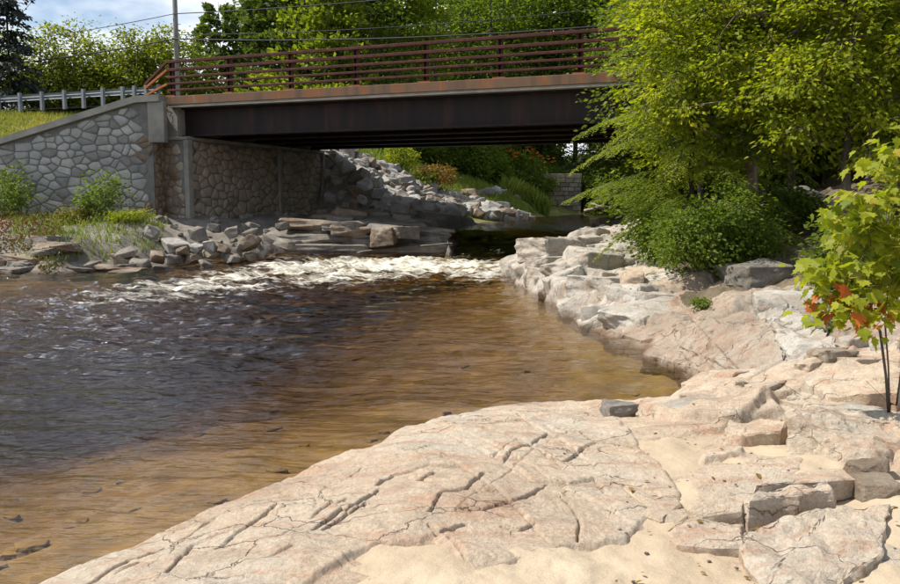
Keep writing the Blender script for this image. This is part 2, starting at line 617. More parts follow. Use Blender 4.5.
M['leaf_y'] = leaf_mat('yellow_green_leaf', [(0.0, (0.14, 0.19, 0.012)), (0.5, (0.27, 0.315, 0.018)), (0.9, (0.37, 0.38, 0.03)), (1.0, (0.44, 0.37, 0.05))], 0.55)
M['leaf_ym'] = leaf_mat('yellow_green_maple_leaf', [(0.0, (0.08, 0.12, 0.014)), (0.5, (0.165, 0.20, 0.022)), (1.0, (0.26, 0.265, 0.035))], 0.5)  # the maples' own yellow-green, between the yellow and mid greens
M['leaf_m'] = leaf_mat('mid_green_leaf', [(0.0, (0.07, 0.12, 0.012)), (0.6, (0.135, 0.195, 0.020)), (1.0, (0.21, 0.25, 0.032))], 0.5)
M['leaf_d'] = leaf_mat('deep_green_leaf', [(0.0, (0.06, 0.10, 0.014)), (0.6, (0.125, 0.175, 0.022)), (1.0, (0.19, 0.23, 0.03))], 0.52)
M['leaf_o'] = leaf_mat('olive_gold_leaf', [(0.0, (0.11, 0.12, 0.02)), (0.6, (0.20, 0.19, 0.03)), (1.0, (0.27, 0.22, 0.05))], 0.4)
M['leaf_r'] = leaf_mat('orange_red_leaf', [(0.0, (0.42, 0.075, 0.02)), (1.0, (0.52, 0.17, 0.03))], 0.4, 0.55, (1.2, 0.9, 0.6))
M['leaf_b'] = leaf_mat('bronze_leaf', [(0.0, (0.16, 0.11, 0.03)), (0.6, (0.28, 0.17, 0.05)), (1.0, (0.33, 0.21, 0.07))], 0.4)
M['needle'] = leaf_mat('hemlock_needle', [(0.0, (0.10, 0.15, 0.018)), (0.6, (0.20, 0.25, 0.028)), (1.0, (0.30, 0.32, 0.045))], 0.5)
M['needle_d'] = leaf_mat('dark_pine_needle', [(0.0, (0.05, 0.085, 0.018)), (0.6, (0.095, 0.14, 0.028)), (1.0, (0.15, 0.195, 0.036))], 0.42)
M['needle_b'] = leaf_mat('blue_black_spruce_needle', [(0.0, (0.016, 0.026, 0.026)), (1.0, (0.05, 0.065, 0.055))], 0.15)
M['grass'] = leaf_mat('grass_blade', [(0.0, (0.13, 0.16, 0.025)), (0.5, (0.24, 0.26, 0.05)), (1.0, (0.38, 0.33, 0.10))], 0.45)
M['grassb'] = leaf_mat('bright_grass_blade', [(0.0, (0.10, 0.15, 0.022)), (0.6, (0.18, 0.24, 0.035)), (1.0, (0.28, 0.29, 0.06))], 0.4)
M['redherb'] = leaf_mat('reddish_ground_cover', [(0.0, (0.05, 0.06, 0.015)), (0.5, (0.12, 0.09, 0.03)), (1.0, (0.20, 0.06, 0.025))], 0.3)
M['petal'] = leaf_mat('orange_petal', [(0.0, (0.62, 0.16, 0.02)), (1.0, (0.78, 0.27, 0.04))], 0.3, 0.6, (1.1, 0.9, 0.6))

# water
t = NT('tea_coloured_water')
foam_a = t.attr('foam')
flow = t.scaled((0.75, 1.5, 1.0), (0, 0, 0.35))
n1 = t.noise(2.6, 7, 0.62, t.scaled((0.55, 1.6, 1.0), (0, 0, 0.2)), 1.0)
n2 = t.noise(15, 5, 0.65, flow, 0.4)
n3 = t.noise(2.0, 4, 0.6, t.scaled((0.55, 1.9, 1), (0, 0, 0.25)))
th = t.math('SUBTRACT', 0.92, t.math('MULTIPLY', foam_a, 0.62))
n4 = t.noise(1.1, 5, 0.6, t.scaled((0.45, 1.7, 1.0), (0, 0, 0.22)), 0.7)
nn = t.math('MULTIPLY_ADD', t.math('ADD', t.math('ADD', t.math('MULTIPLY', n1, 0.52), t.math('MULTIPLY', n4, 0.33)), t.math('MULTIPLY', n2, 0.15)), 1.7)
nn.node.inputs[2].default_value = -0.35
fm = t.mrange(t.math('SUBTRACT', nn, th), -0.07, 0.20, 0, 0.92)
rip = t.math('ADD', t.math('MULTIPLY', n3, 1.0), t.math('MULTIPLY', t.noise(6, 4, 0.55, flow), 0.32))
bst = t.math('ADD', 0.45, t.math('MULTIPLY', t.attr('chop'), 0.5))
nrm = t.bump(rip, 0.40, 0.10)
t.l.new(bst, nrm.node.inputs['Strength'])
glo = t.new('ShaderNodeBsdfGlossy', Roughness=0.08)
glo.inputs['Color'].default_value = (1, 1, 1, 1)
t.l.new(nrm, glo.inputs['Normal'])
trn = t.new('ShaderNodeBsdfTransparent')
trn.inputs['Color'].default_value = (1, 1, 1, 1)
fr = t.new('ShaderNodeFresnel', IOR=1.33)
t.l.new(nrm, fr.inputs['Normal'])
mx = t.new('ShaderNodeMixShader')
t.l.new(fr.outputs[0], mx.inputs[0])
t.l.new(trn.outputs[0], mx.inputs[1])
t.l.new(glo.outputs[0], mx.inputs[2])
fcol = t.ramp(n1, [(0.32, (0.42, 0.34, 0.19)), (0.48, (0.70, 0.65, 0.52)), (0.62, (0.86, 0.85, 0.80))])
fd = t.princ(fcol, 0.6, 0, t.bump(nn, 1.0, 0.12), 0.3)
mx2 = t.new('ShaderNodeMixShader')
t.l.new(fm, mx2.inputs[0])
t.l.new(mx.outputs[0], mx2.inputs[1])
t.l.new(fd, mx2.inputs[2])
va = t.new('ShaderNodeVolumeAbsorption')
va.inputs['Color'].default_value = (0.545, 0.43, 0.14, 1)
va.inputs['Density'].default_value = 0.54
t.l.new(va.outputs[0], t.out.inputs['Volume'])
M['water'] = t.done(mx2.outputs[0])

# ------------------------------------------------------------------ bridge frame of reference
B0 = atY(168, 96, 31.0)
B6 = atY(578, 74, 25.5)
U = Vector((B6.x - B0.x, B6.y - B0.y, 0)).normalized()      # along the bridge, towards the right bank
N = Vector((-U.y, U.x, 0))                                  # across the bridge, away from the camera
DECK = (B0.z + B6.z) / 2                                    # top of the fascia
A0 = Vector((B0.x, B0.y, 0)) + U * 0.55 + N * 0.25          # near corner of the left abutment
BW = 9.6                                                    # bridge width
SPAN = 20.5


def ts(x, y):
    dx, dy = x - A0.x, y - A0.y
    return dx * U.x + dy * U.y, dx * N.x + dy * N.y


def tsp(tt, s, z=0.0):
    p = A0 + U * tt + N * s
    return Vector((p.x, p.y, z))


W0 = atY(153, 150, A0.y - 0.55)
W1 = atY(-70, 150, 31.2)
W0.z = W1.z = 0
WU = (W0 - W1).normalized()
WN = Vector((-WU.y, WU.x, 0))                                # into the fill

# ------------------------------------------------------------------ terrain
def zp(px, py, z):
    p = atZ(px, py, z)
    return (p.x, p.y)


R_SH = [(-4.0, -3.0), (-3.2, 1.5), (-2.5, 3.4)]
R_SH += [zp(a, b, 0.0) for a, b in ((70, 584), (120, 560), (170, 537), (230, 512), (280, 492), (345, 472), (378, 449), (430, 428), (478, 408), (515, 401),
                                    (560, 404), (610, 411), (650, 413), (690, 406), (703, 396), (692, 380), (672, 362), (645, 350), (605, 339),
                                    (580, 325), (568, 313), (545, 301), (520, 287), (508, 276))]
R_SH += [zp(508, 264, 0.25), zp(522, 252, 0.55), zp(548, 239, 0.95), zp(590, 231, 0.95), (5.6, 31.0), (11.5, 36), (17, 46), (25, 60), (45, 74), (90, 92),
         (220, 120), (220, -60), (-4, -60)]
L_SH = [(-200, 20), (-40, 23.5)] + [zp(a, b, 0.0) for a, b in ((-60, 275), (0, 273), (40, 275), (70, 274), (100, 271), (150, 268), (200, 263), (250, 259))]
L_SH += [zp(285, 255, 0.1), zp(340, 252.5, 0.22), zp(400, 251, 0.25), zp(440, 250, 0.28), zp(455, 244, 0.55), zp(452, 234, 0.95), zp(432, 229.5, 0.95),
         zp(470, 226, 0.95), zp(500, 222, 0.95), zp(540, 217.5, 0.95), zp(585, 214.5, 0.95), zp(612, 213.6, 0.95), (24, 74), (42, 86), (90, 106), (220, 140),
         (400, 400), (-400, 400), (-400, 20)]

hR = TPS([
    (-2.4, 4.2, 0.16), (-1.2, 5.2, 0.24), (-1.0, 3.2, 0.36), (0, 3.2, 0.42), (0, 4.6, 0.44), (0, 6.0, 0.33), (0.5, 6.6, 0.28), (1.2, 6.6, 0.24), (1.1, 5.3, 0.36),
    (0.9, 4.2, 0.36), (1.0, 3.3, 0.36), (2.0, 3.3, 0.40), (1.5, 4.6, 0.38), (2.0, 5.4, 0.40), (1.7, 6.6, 0.30), (2.6, 4.4, 0.50), (3.0, 6.2, 0.50), (2.4, 7.2, 0.42),
    (3.6, 7.4, 0.60), (4.6, 6.0, 0.75), (4.5, 8.6, 0.70), (3.0, 8.8, 0.14), (3.0, 10.0, 0.10), (3.7, 10.2, 0.26), (4.6, 10.4, 0.52), (5.8, 10.5, 0.95), (3.2, 11.8, 0.26), (3.0, 13.0, 0.40),
    (4.2, 13.0, 0.70), (6.0, 13.0, 1.00), (2.6, 15.0, 0.42), (3.6, 16.0, 0.70), (2.4, 17.5, 0.50), (1.9, 20.5, 0.48), (2.4, 22.5, 0.68), (3.2, 22.8, 0.82), (3.4, 19.0, 0.84), (4.4, 21.5, 1.08),
    (4.6, 17.5, 1.10), (6.5, 16.0, 1.55), (6.0, 20.0, 1.5), (7.0, 24.0, 1.7), (5.0, 25.0, 1.15), (3.4, 24.6, 0.95), (9.0, 30.0, 2.0), (14, 36, 2.2), (9, 16, 2.1),
    (9, 9, 1.5), (14, 12, 2.6), (14, 22, 3.0), (25, 30, 4.0), (25, 8, 4.0), (30, 50, 4.0), (0, 0, 0.42), (4, 1, 0.6), (12, 0, 1.6), (30, -20, 4), (-1, -10, 0.8)])

hLf = TPS([(p[0], p[1], z) for p, z in (
    (zp(-60, 262, .45), .45), (zp(0, 258, .5), .5), (zp(0, 243, .75), .75), (zp(60, 258, .42), .42), (zp(80, 242, .8), .8), (zp(130, 256, .35), .35), (zp(140, 240, .8), .8),
    (zp(0, 226, 1.15), 1.15), (zp(80, 226, 1.15), 1.15), (zp(150, 224, 1.2), 1.2), (zp(180, 228, 1.15), 1.15), (zp(200, 250, .4), .4), (zp(230, 240, .75), .75), (zp(240, 226, 1.2), 1.2),
    (zp(300, 219, 1.28), 1.28), (zp(330, 219, 1.28), 1.28), (zp(400, 225, 1.18), 1.18), (zp(440, 231, 1.02), 1.02), (zp(300, 232, 1.15), 1.15), (zp(-100, 240, .9), .9))])

FORE_SAND = [zp(a, b, 0.40) for a, b in ((300, 600), (360, 560), (430, 552), (440, 575), (520, 575), (560, 558), (600, 545), (622, 528), (662, 512), (655, 480), (640, 450), (640, 432),
                                          (690, 438), (780, 456), (830, 470), (850, 490), (740, 488), (690, 500), (690, 520), (735, 535), (742, 562), (780, 584), (820, 600), (920, 610), (920, 540), (895, 500),
                                          (880, 560), (830, 640), (300, 640))]

# raised slabs in the near rock: outline (px,py at z), height of the step, edge width
STEPS = [
    # the big pale slab
    ([(40, 640), (60, 584), (200, 520), (330, 470), (380, 440), (470, 400), (540, 395), (615, 408), (632, 432), (640, 448), (660, 466), (674, 486), (680, 502), (650, 512), (640, 530),
      (622, 540), (590, 548), (545, 560), (505, 574), (460, 570), (440, 548), (425, 552), (370, 556), (300, 600), (280, 640)], 0.38, 0.04, 0.04),
    ([(668, 532), (700, 526), (742, 530), (744, 548), (710, 546), (672, 540)], 0.38, 0.05, 0.02),
    ([(728, 420), (782, 426), (782, 436), (742, 438), (724, 436)], 0.45, 0.10, 0.02),
    ([(690, 445), (730, 425), (745, 436), (742, 455), (705, 462)], 0.43, 0.05, 0.04),
    ([(640, 400), (715, 394), (785, 372), (850, 358), (900, 366), (900, 395), (800, 398), (760, 402), (740, 418), (690, 412)], 0.45, 0.10, 0.06),
]
CRB = [[(470, 85), (515, 103), (560, 125), (610, 160), (670, 200)], [(380, 110), (450, 150), (520, 200), (600, 245), (690, 238)], [(460, 75), (480, 60), (530, 55), (575, 50)],
       [(630, 72), (660, 97)], [(600, 142), (640, 108)], [(680, 192), (730, 150), (765, 130)], [(195, 252), (240, 225)], [(30, 372), (120, 320), (200, 265)],
       [(60, 372), (150, 318), (165, 300)], [(330, 340), (362, 288), (430, 272), (520, 282)], [(400, 330), (470, 330), (500, 318), (560, 300), (590, 285), (622, 262)],
       [(330, 372), (360, 395), (430, 368)], [(338, 428), (365, 470)], [(385, 405), (415, 440), (432, 472)], [(690, 298), (715, 328), (720, 388)], [(518, 365), (565, 368), (600, 352)],
       [(772, 420), (760, 482)], [(560, 128), (500, 182)], [(700, 238), (760, 225), (790, 260)], [(830, 240), (890, 285)], [(120, 330), (60, 290), (40, 310)],
       [(240, 225), (330, 212), (420, 215)], [(640, 245), (600, 285)], [(430, 272), (470, 230)], [(160, 196), (135, 212)], [(520, 200), (545, 170), (600, 142)], [(300, 245), (345, 225)]]
CRACKS = [([zp(300 + .389 * a, 390 + .389 * b, 0.40) for a, b in c], 1.0) for c in CRB]
CRB += [[(330, 60), (470, 132), (610, 215), (700, 262), (830, 330)], [(560, 30), (640, 108), (760, 200)], [(700, 90), (600, 165), (520, 235), (400, 330)], [(250, 130), (400, 205), (520, 282), (640, 400)]]
CRACKS += [([zp(300 + .389 * a, 390 + .389 * b, 0.40) for a, b in c], 0.6) for c in CRB[-4:]]
CRA = [[(200, 510), (330, 440), (440, 400), (540, 345)], [(420, 520), (480, 460), (500, 420), (620, 405)], [(560, 450), (640, 405), (715, 350)], [(700, 497), (752, 475)], [(810, 330), (815, 355)],
       [(800, 395), (890, 345)], [(270, 500), (360, 470)]]
CRACKS += [([zp(.389 * a, 380 + .389 * b, 0.34) for a, b in c], 0.7) for c in CRA]


def terrain(x, y):
    """height and the masks (land right, land left, fill) over world x, y"""
    wx = x + 0.25 * fbm(x * 1.1, y * 1.1, 3, 5) * np.clip(y / 14, 0.25, 1.0) * 0.5
    wy = y + 0.25 * fbm(x * 1.1 + 40, y * 1.1, 3, 6) * np.clip(y / 14, 0.25, 1.0) * 0.5
    dR = sdf(wx, wy, R_SH)
    dL = sdf(wx, wy, L_SH)
    dsh = np.maximum(dR, dL)
    bed = -(0.12 + (0.17 + 0.24 * sstep(2.5, -6.0, x) * sstep(2, 20, y)) * np.clip(-dsh, 0, 12) ** 0.85 + 0.10 * fbm(x * 0.7, y * 0.7, 4, 9))
    bed = np.maximum(bed, -2.3)
    up = sstep(27.5, 31.5, y + 0.15 * x)
    bed = bed + up * 0.95 - up * 0.25
    # right bank --------------------------------------------------
    near = np.exp(-(np.clip(y - 5, 0, 99) / 3.0) ** 2)
    mid = sstep(7.2, 9.5, y) * (1 - sstep(26, 34, y))
    hr = hR(x, y)
    land_gate = sstep(0.0, 0.6, dR)
    r1, r2 = x * 0.82 + y * 0.57, -x * 0.57 + y * 0.82
    blocks = 0.36 * softblocks(r1 / 1.5, r2 / 0.8, 21, 15) + 0.13 * softblocks(r1 / 0.62, r2 / 0.42, 51, 14)
    hr = hr + mid * blocks * (0.55 + 0.6 * sstep(14, 18, y)) * land_gate
    q1, q2 = (x * 0.55 + y * 0.83), (x * 0.83 - y * 0.55)
    lay = 0.040 * fbm(q1 * 1.3, q2 * 0.55, 2, 31, 0.5) + 0.014 * fbm(q1 * 4.2, q2 * 1.1, 3, 32, 0.55)
    qn = 0.013
    fl = np.floor(lay / qn)
    fra = lay / qn - fl
    rough = (fl + sstep(0.84, 1.0, fra)) * qn * 0.7 + 0.3 * lay            # spalled layers with little risers
    rough = rough + 0.004 * fbm(x * 12, y * 12, 4, 33, 0.65) + mid * 0.035 * fbm(x * 2.6, y * 2.6, 4, 35, 0.6)
    hr = hr + rough * (0.9 + 0.6 * mid)
    nm = (y < 11.5) & (y > 1.0) & (x > -4) & (x < 7)
    if nm.any():
        xx, yy = x[nm], y[nm]
        ex = xx + 0.03 * fbm(xx * 2.4, yy * 2.4, 2, 61) + 0.014 * fbm(xx * 8, yy * 8, 3, 63)
        ey = yy + 0.03 * fbm(xx * 2.4 + 30, yy * 2.4, 2, 62) + 0.014 * fbm(xx * 8 + 5, yy * 8, 3, 64)
        add = np.zeros(xx.shape)
        for pts, z, h, wd in STEPS:
            d = sdf(ex, ey, [zp(a, b, z) for a, b in pts])
            add += h * sstep(-wd * 0.5, wd * 0.5, d) * (0.85 + 0.3 * fbm(xx * 2.2, yy * 2.2, 2, 71))
        gate = sstep(1.0, 1.6, xx)
        add += gate * 0.10 * softblocks((xx * 0.75 + yy * 0.66) / 0.55, (-xx * 0.66 + yy * 0.75) / 0.32, 91, 20)
        lump = sstep(0.2, -0.9, xx - 1.2) * 0
        dc = np.zeros(xx.shape)
        for pts, w in CRACKS:
            bx0, bx1 = min(p_[0] for p_ in pts) - .6, max(p_[0] for p_ in pts) + .6
            by0, by1 = min(p_[1] for p_ in pts) - .6, max(p_[1] for p_ in pts) + .6
            bb = np.where((ex > bx0) & (ex < bx1) & (ey > by0) & (ey < by1))[0]
            if not len(bb):
                continue
            d, sd_ = segside(xx[bb] + 0.4 * (ex[bb] - xx[bb]), yy[bb] + 0.4 * (ey[bb] - yy[bb]), pts)
            wv = 0.8 + 0.3 * np.clip(fbm(xx[bb] * 2.5 + w, yy[bb] * 2.5, 2, 77) + 0.4, 0, 1.2)
            dc[bb] = np.maximum(dc[bb], w * wv * 0.036 * np.exp(-(d / 0.0065) ** 2))
            add[bb] += w * 0.006 * sd_ * np.exp(-d / 0.20) * sstep(0, 0.012, d)
        add -= dc
        hr[nm] = hr[nm] + add
    rw = 0.22 + 0.5 * (1 - near) * (1 - sstep(13, 17, y)) + 0.05 * sstep(13, 17, y)
    rampR = sstep(-0.03, 1, dR / rw)
    nearr = sstep(-0.4, 1.0, dR / 0.55) * near + rampR * (1 - near)
    hright = np.where(dR > 0, np.minimum(nearr * 1.15, 1) * hr, bed)
    # left bank ---------------------------------------------------
    tt, s = ts(x, y)
    hf = np.clip(hLf(x, y), 0.1, 1.32)
    hf = hf + 0.26 * softblocks((x * U.x + y * U.y) / 1.7, (x * N.x + y * N.y) / 1.1, 121, 16) + 0.03 * fbm(x * 2.2, y * 2.2, 3, 123)
    amp = 3.5 * (1 - 0.35 * sstep(14, 24, s))
    hu = 1.22 + amp * sstep(5.0 + 0.25 * np.clip(s - 12, 0, 30), -2.2 + 0.2 * np.clip(s - 12, 0, 20), tt) + 0.08 * fbm(x * 1.1, y * 1.1, 4, 131)
    far = sstep(50, 60, y)
    hfar = 1.15 + 5.0 * sstep(0.5, 12.0, dL) + 0.02 * np.clip(dL - 12, 0, 400) + 0.35 * fbm(x * 0.15, y * 0.15, 3, 141) * sstep(3, 12, dL)
    hu = hu * (1 - far) + hfar * far
    bl = sstep(8.6, 10.6, s)
    hl = hf * (1 - bl) + hu * bl
    ledge = sstep(-9.0, -7.5, x) * (1 - bl)
    rl = 2.0 * (1 - ledge) + 0.30 * ledge
    lo = 0.0 + 0.95 * sstep(29.5, 31.0, y)
    hleft = np.where(dL > 0, np.minimum(lo - 0.05, hl) + (hl - np.minimum(lo - 0.05, hl)) * sstep(0, 1, dL / rl), bed)
    h = np.where(dR > dL, hright, hleft)
    return h, dR, dL


def fill_height(x, y):
    """the grassed road embankment behind the left walls"""
    tt, s = ts(x, y)
    road = DECK - 0.12
    # top of the wing wall falls away to the left
    wt = ((W0.x - x) * WU.x + (W0.y - y) * WU.y)
    wtop = coping_z(wt) - 0.16
    dw = (x - W0.x) * WN.x + (y - W0.y) * WN.y
    return wtop + (road - 0.12 - wtop) * sstep(0.2, 3.6, dw)


def coping_z(wt):
    """height of the wing wall coping at distance wt left of its right end"""
    ws = np.array([-2.0, 0.0, 0.55, 6.3, 12.0, 30.0])
    zs = np.array([DECK - 0.02, DECK - 0.02, DECK - 0.06, atY(0, 144, W1.y).z, 2.7, 2.2])
    return np.interp(wt, ws, zs)


def on_ground(x, y):
    a, b = np.array([x], float), np.array([y], float)
    return float(terrain(a, b)[0][0])


# polar grid round the camera foot gives even detail in the distance
az = np.radians(np.r_[np.linspace(-46, -30.5, 40), np.linspace(-30, 30, 600), np.linspace(30.5, 46, 40)])


def logs(a, b, n):
    return a * (b / a) ** np.linspace(0, 1, n, endpoint=False)


rr = np.r_[logs(1.2, 2.9, 30), logs(2.9, 8, 490), logs(8, 27, 370), logs(27, 48, 110), logs(48, 95, 40), logs(95, 900, 30), 900]
NA, NR = len(az), len(rr)
AZ, RR = np.meshgrid(az, rr)
GX, GY = (np.sin(AZ) * RR).ravel(), (np.cos(AZ) * RR).ravel()
GH, GDR, GDL = terrain(GX, GY)
TT, SS = ts(GX, GY)
WD = (GX - W0.x) * WN.x + (GY - W0.y) * WN.y
in_fill = (((TT < -0.6) & (SS > 0.3) & (SS < BW - 0.2)) | ((WD > 0.25) & (TT < ts(W0.x, W0.y)[0] - 0.32) & (SS < BW)))
in_fill &= (GX < 0)
FH = fill_height(GX, GY)
GH = np.where(in_fill, FH, GH)
back = (TT < -0.45) & (SS >= BW - 0.2) & (GX < 0) & (GY < 70)
GH = np.where(back, np.maximum(GH, np.minimum(DECK - 0.6, 4.6 + 0.0 * GH) * sstep(-0.4, -3.0, TT) + GH * (1 - sstep(-0.4, -3.0, TT))), GH)
# the approach road's bank on the right shore, behind the trees
ri = (TT > SPAN + 0.5) & (SS > -3) & (SS < BW + 3)
GH = np.where(ri, np.maximum(GH, (DECK - 0.2) * sstep(-3, 0.2, SS) * sstep(BW + 3, BW - 0.2, SS)), GH)
idx = np.arange(NA * NR).reshape(NR, NA)
Q = np.stack([idx[:-1, :-1], idx[:-1, 1:], idx[1:, 1:], idx[1:, :-1]], -1).reshape(-1, 4)
cx_, cy_ = GX[Q].mean(1), GY[Q].mean(1)
dRc, dLc = GDR[Q].mean(1), GDL[Q].mean(1)
ttc, ssc = TT[Q].mean(1), SS[Q].mean(1)
fillc = in_fill[Q].any(1)
cls = np.zeros(len(Q), int)                                   # 0 river bed
rockline = 6.3 + 0.7 * np.sin(cy_ * 1.3) - 1.2 * sstep(13, 14.5, cy_) + 0.8 * sstep(17, 19, cy_)
soil_r = (dRc > 0) & ((cx_ > rockline) | (cy_ > 27) | ((cx_ > 3.9 + 0.4 * np.sin(cx_ * 3 + cy_ * 2)) & (cy_ > 12.3) & (cy_ < 16.5)))
cls[(dRc > -0.06)] = 1
cls[(dRc > -0.06) & (cy_ > 7.8)] = 7
cls[(dRc > -0.06) & (cy_ > 14.2)] = 2
cls[soil_r] = 3
cls[dLc > -0.1] = 4
cls[(dLc > 0) & (ssc > 12.5) & (ttc < 7)] = 5
cls[(dLc > 2.5) & (cy_ > 52)] = 6
cls[(dRc > 2.5) & (cy_ > 40)] = 6
cls[fillc] = 5
VALL = np.c_[GX, GY, GH]
for k, nm, mt in ((0, 'river_bed', 'bed'), (1, 'bedrock_shore', 'rock'), (2, 'bedrock_outcrop', 'rockw'), (3, 'bank_soil', 'soil'), (4, 'rock_ledge_bank', 'rockg'),
                  (5, 'grass_embankment', 'grassg'), (6, 'forest_floor', 'forest'), (7, 'bedrock_cove', 'rockm')):
    q = Q[cls == k]
    if k == 0:                                                # the bed under the water needs only half the rows and columns
        cg = (cls == 0).reshape(NR - 1, NA - 1)
        nr2, na2 = (NR - 1) // 2, (NA - 1) // 2
        c4 = cg[:nr2 * 2, :na2 * 2].reshape(nr2, 2, na2, 2).all(axis=(1, 3))
        done_ = np.zeros_like(cg)
        done_[:nr2 * 2, :na2 * 2] = np.repeat(np.repeat(c4, 2, 0), 2, 1)
        bi, bj = np.where(c4)
        bi, bj = bi * 2, bj * 2
        q = np.r_[np.stack([idx[bi, bj], idx[bi, bj + 2], idx[bi + 2, bj + 2], idx[bi + 2, bj]], -1), Q[(cg & ~done_).ravel()]]
    ids, inv = np.unique(q, return_inverse=True)
    o = obj(nm, npmesh(nm, VALL[ids], inv.reshape(-1, 4), M[mt], True))
    o["kind"] = 'structure'
# ground all round, well below, reaching the horizon
g = MB().add([(-1500, -1500, -2.6), (1500, -1500, -2.6), (1500, 1500, -2.6), (-1500, 1500, -2.6)], [(0, 1, 2, 3)]).build('ground', M['forest'])
g["kind"] = 'structure'

# sand lying in the hollows of the near rock
sa = np.radians(np.linspace(-30, 40, 300))
sr = 1.3 * (7.5 / 1.3) ** np.linspace(0, 1, 240)
SA, SR = np.meshgrid(sa, sr)
sx, sy = (np.sin(SA) * SR).ravel(), (np.cos(SA) * SR).ravel()
sd = sdf(sx + 0.04 * fbm(sx * 3, sy * 3, 3, 5), sy + 0.05 * fbm(sx * 3 + 8, sy * 3, 3, 6), FORE_SAND)
sh = hR(sx, sy) + 0.016 + 0.026 * fbm(sx * 1.6, sy * 1.6, 4, 201) + 0.013 * fbm(sx * 5, sy * 5, 4, 203) + np.where(sd > 0, 0.02 * sstep(0, 0.3, sd), 0.16 * sd)
si = np.arange(300 * 240).reshape(240, 300)
sq = np.stack([si[:-1, :-1], si[:-1, 1:], si[1:, 1:], si[1:, :-1]], -1).reshape(-1, 4)
keep = sd[sq].max(1) > -0.5
ids, inv = np.unique(sq[keep], return_inverse=True)
o = obj('sand', npmesh('sand', np.c_[sx, sy, sh][ids], inv.reshape(-1, 4), M['sand'], True))
o["kind"] = 'structure'

# ------------------------------------------------------------------ water
wa = np.radians(np.linspace(-42, 42, 420))
wr = 3.6 * (130 / 3.6) ** np.linspace(0, 1, 600)
WA, WR = np.meshgrid(wa, wr)
wx, wy = (np.sin(WA) * WR).ravel(), (np.cos(WA) * WR).ravel()
FC = [((504, 263, .2), .95, 1.0), ((470, 263, .2), .98, 1.5), ((420, 261, .22), .98, 1.7), ((360, 263, .2), .95, 2.0), ((310, 267, .1), 0.86, 2.3), ((260, 274, .05), 0.76, 2.5),
      ((210, 281, 0), 0.72, 2.4), ((150, 287, 0), 0.64, 2.2), ((100, 296, 0), 0.52, 2.0), ((40, 300, 0), .3, 2.0)]
foam = np.zeros(wx.shape)
for i in range(len(FC) - 1):
    (p, a, w), (p2, a2, w2) = FC[i], FC[i + 1]
    (ax, ay), (bx, by) = zp(*p), zp(*p2)
    L = (bx - ax) ** 2 + (by - ay) ** 2
    u = np.clip(((wx - ax) * (bx - ax) + (wy - ay) * (by - ay)) / L, 0, 1)
    ddy = wy - ay - u * (by - ay)
    d = np.hypot(wx - ax - u * (bx - ax), np.where(ddy < 0, ddy * 0.34, ddy))
    foam = np.maximum(foam, (a + (a2 - a) * u) * np.exp(-(d / (w + (w2 - w) * u)) ** 2))
for px, py, rad, am in ((88, 317, 0.55, 0.62), (60, 300, 0.8, .35), (190, 303, 1.0, .35), (110, 330, 0.8, 0.3), (20, 290, 1.0, .3), (250, 293, 1.0, .4)):
    (ax, ay) = zp(px, py, 0)
    foam = np.maximum(foam, am * np.exp(-(((wx - ax) / rad) ** 2 + ((wy - ay) / (rad * 0.8)) ** 2)))
FALL = [zp(452, 240, 0.9), zp(480, 238, 0.9), zp(515, 246, 0.75), zp(530, 255, .5)]
kx = np.interp(wx, [-9, -0.6, 0.2, 2.6, 5], [31.0, 30.6, 28.4, 27.3, 27.0])
lvl = 0.26 * sstep(21.5, 26.5, wy) * sstep(-9.5, -5.0, wx) + 0.70 * sstep(-2.2, 1.6, wy - kx) * sstep(-9.5, -6.0, wx)
choppy = np.clip(foam, 0, 1)
amp = 0.014 + 0.030 * sstep(6, 13, wy) * sstep(3.5, -3.5, wx + 0.15 * wy - 2)
wz = lvl + amp * fbm(wx * 0.8 + wy * 0.4, wy * 1.5 - wx * 0.2, 4, 301, 0.55) * 1.5 + choppy * 0.13 * fbm(wx * 1.5, wy * 2.2, 5, 311, 0.6) + 0.02 * choppy
chute = np.exp(-((wy - kx + 0.3) / 1.8) ** 2)
wz += chute * 0.05 * fbm(wx * 3.0, wy * 0.8, 3, 321)
stream = fbm(wx * 2.6 + 0.4 * wy, wy * 0.55, 4, 331)
foam = np.maximum(foam, chute * np.clip(0.22 + 0.8 * np.clip(stream, 0, 1), 0, .85) * sstep(0.9, -1.8, wy - kx))
foam *= 1 - 0.5 * sstep(0.5, 2.0, wy - kx)
foam = np.maximum(foam, 0.22 * sstep(10, 17, wy) * sstep(1.5, -3.0, wx) * (1 - sstep(26, 29, wy)))
foam = np.maximum(foam, 0.20 * sstep(33, 40, wy))
n0 = wx.size
chop = np.clip(sstep(2.0, -5.0, wx) * sstep(6, 12, wy) + 0.6 * sstep(18, 24, wy), 0, 1)
WV = np.c_[wx, wy, wz]
wi = np.arange(n0).reshape(600, 420)
wq = np.stack([wi[:-1, :-1], wi[:-1, 1:], wi[1:, 1:], wi[1:, :-1]], -1).reshape(-1, 4)
WF = wq
o = obj('river_water', npmesh('river_water', WV, WF, M['water'], True, {'foam': foam, 'chop': chop}))
o["kind"] = 'structure'

# ------------------------------------------------------------------ rocks
def icos(sub):
    import bmesh
    bm = bmesh.new()
    bmesh.ops.create_icosphere(bm, subdivisions=sub, radius=1)
    v = np.array([p.co[:] for p in bm.verts])
    f = np.array([[q.index for q in p.verts] for p in bm.faces])
    bm.free()
    return v, f


ICO2, ICO3 = icos(2), icos(3)


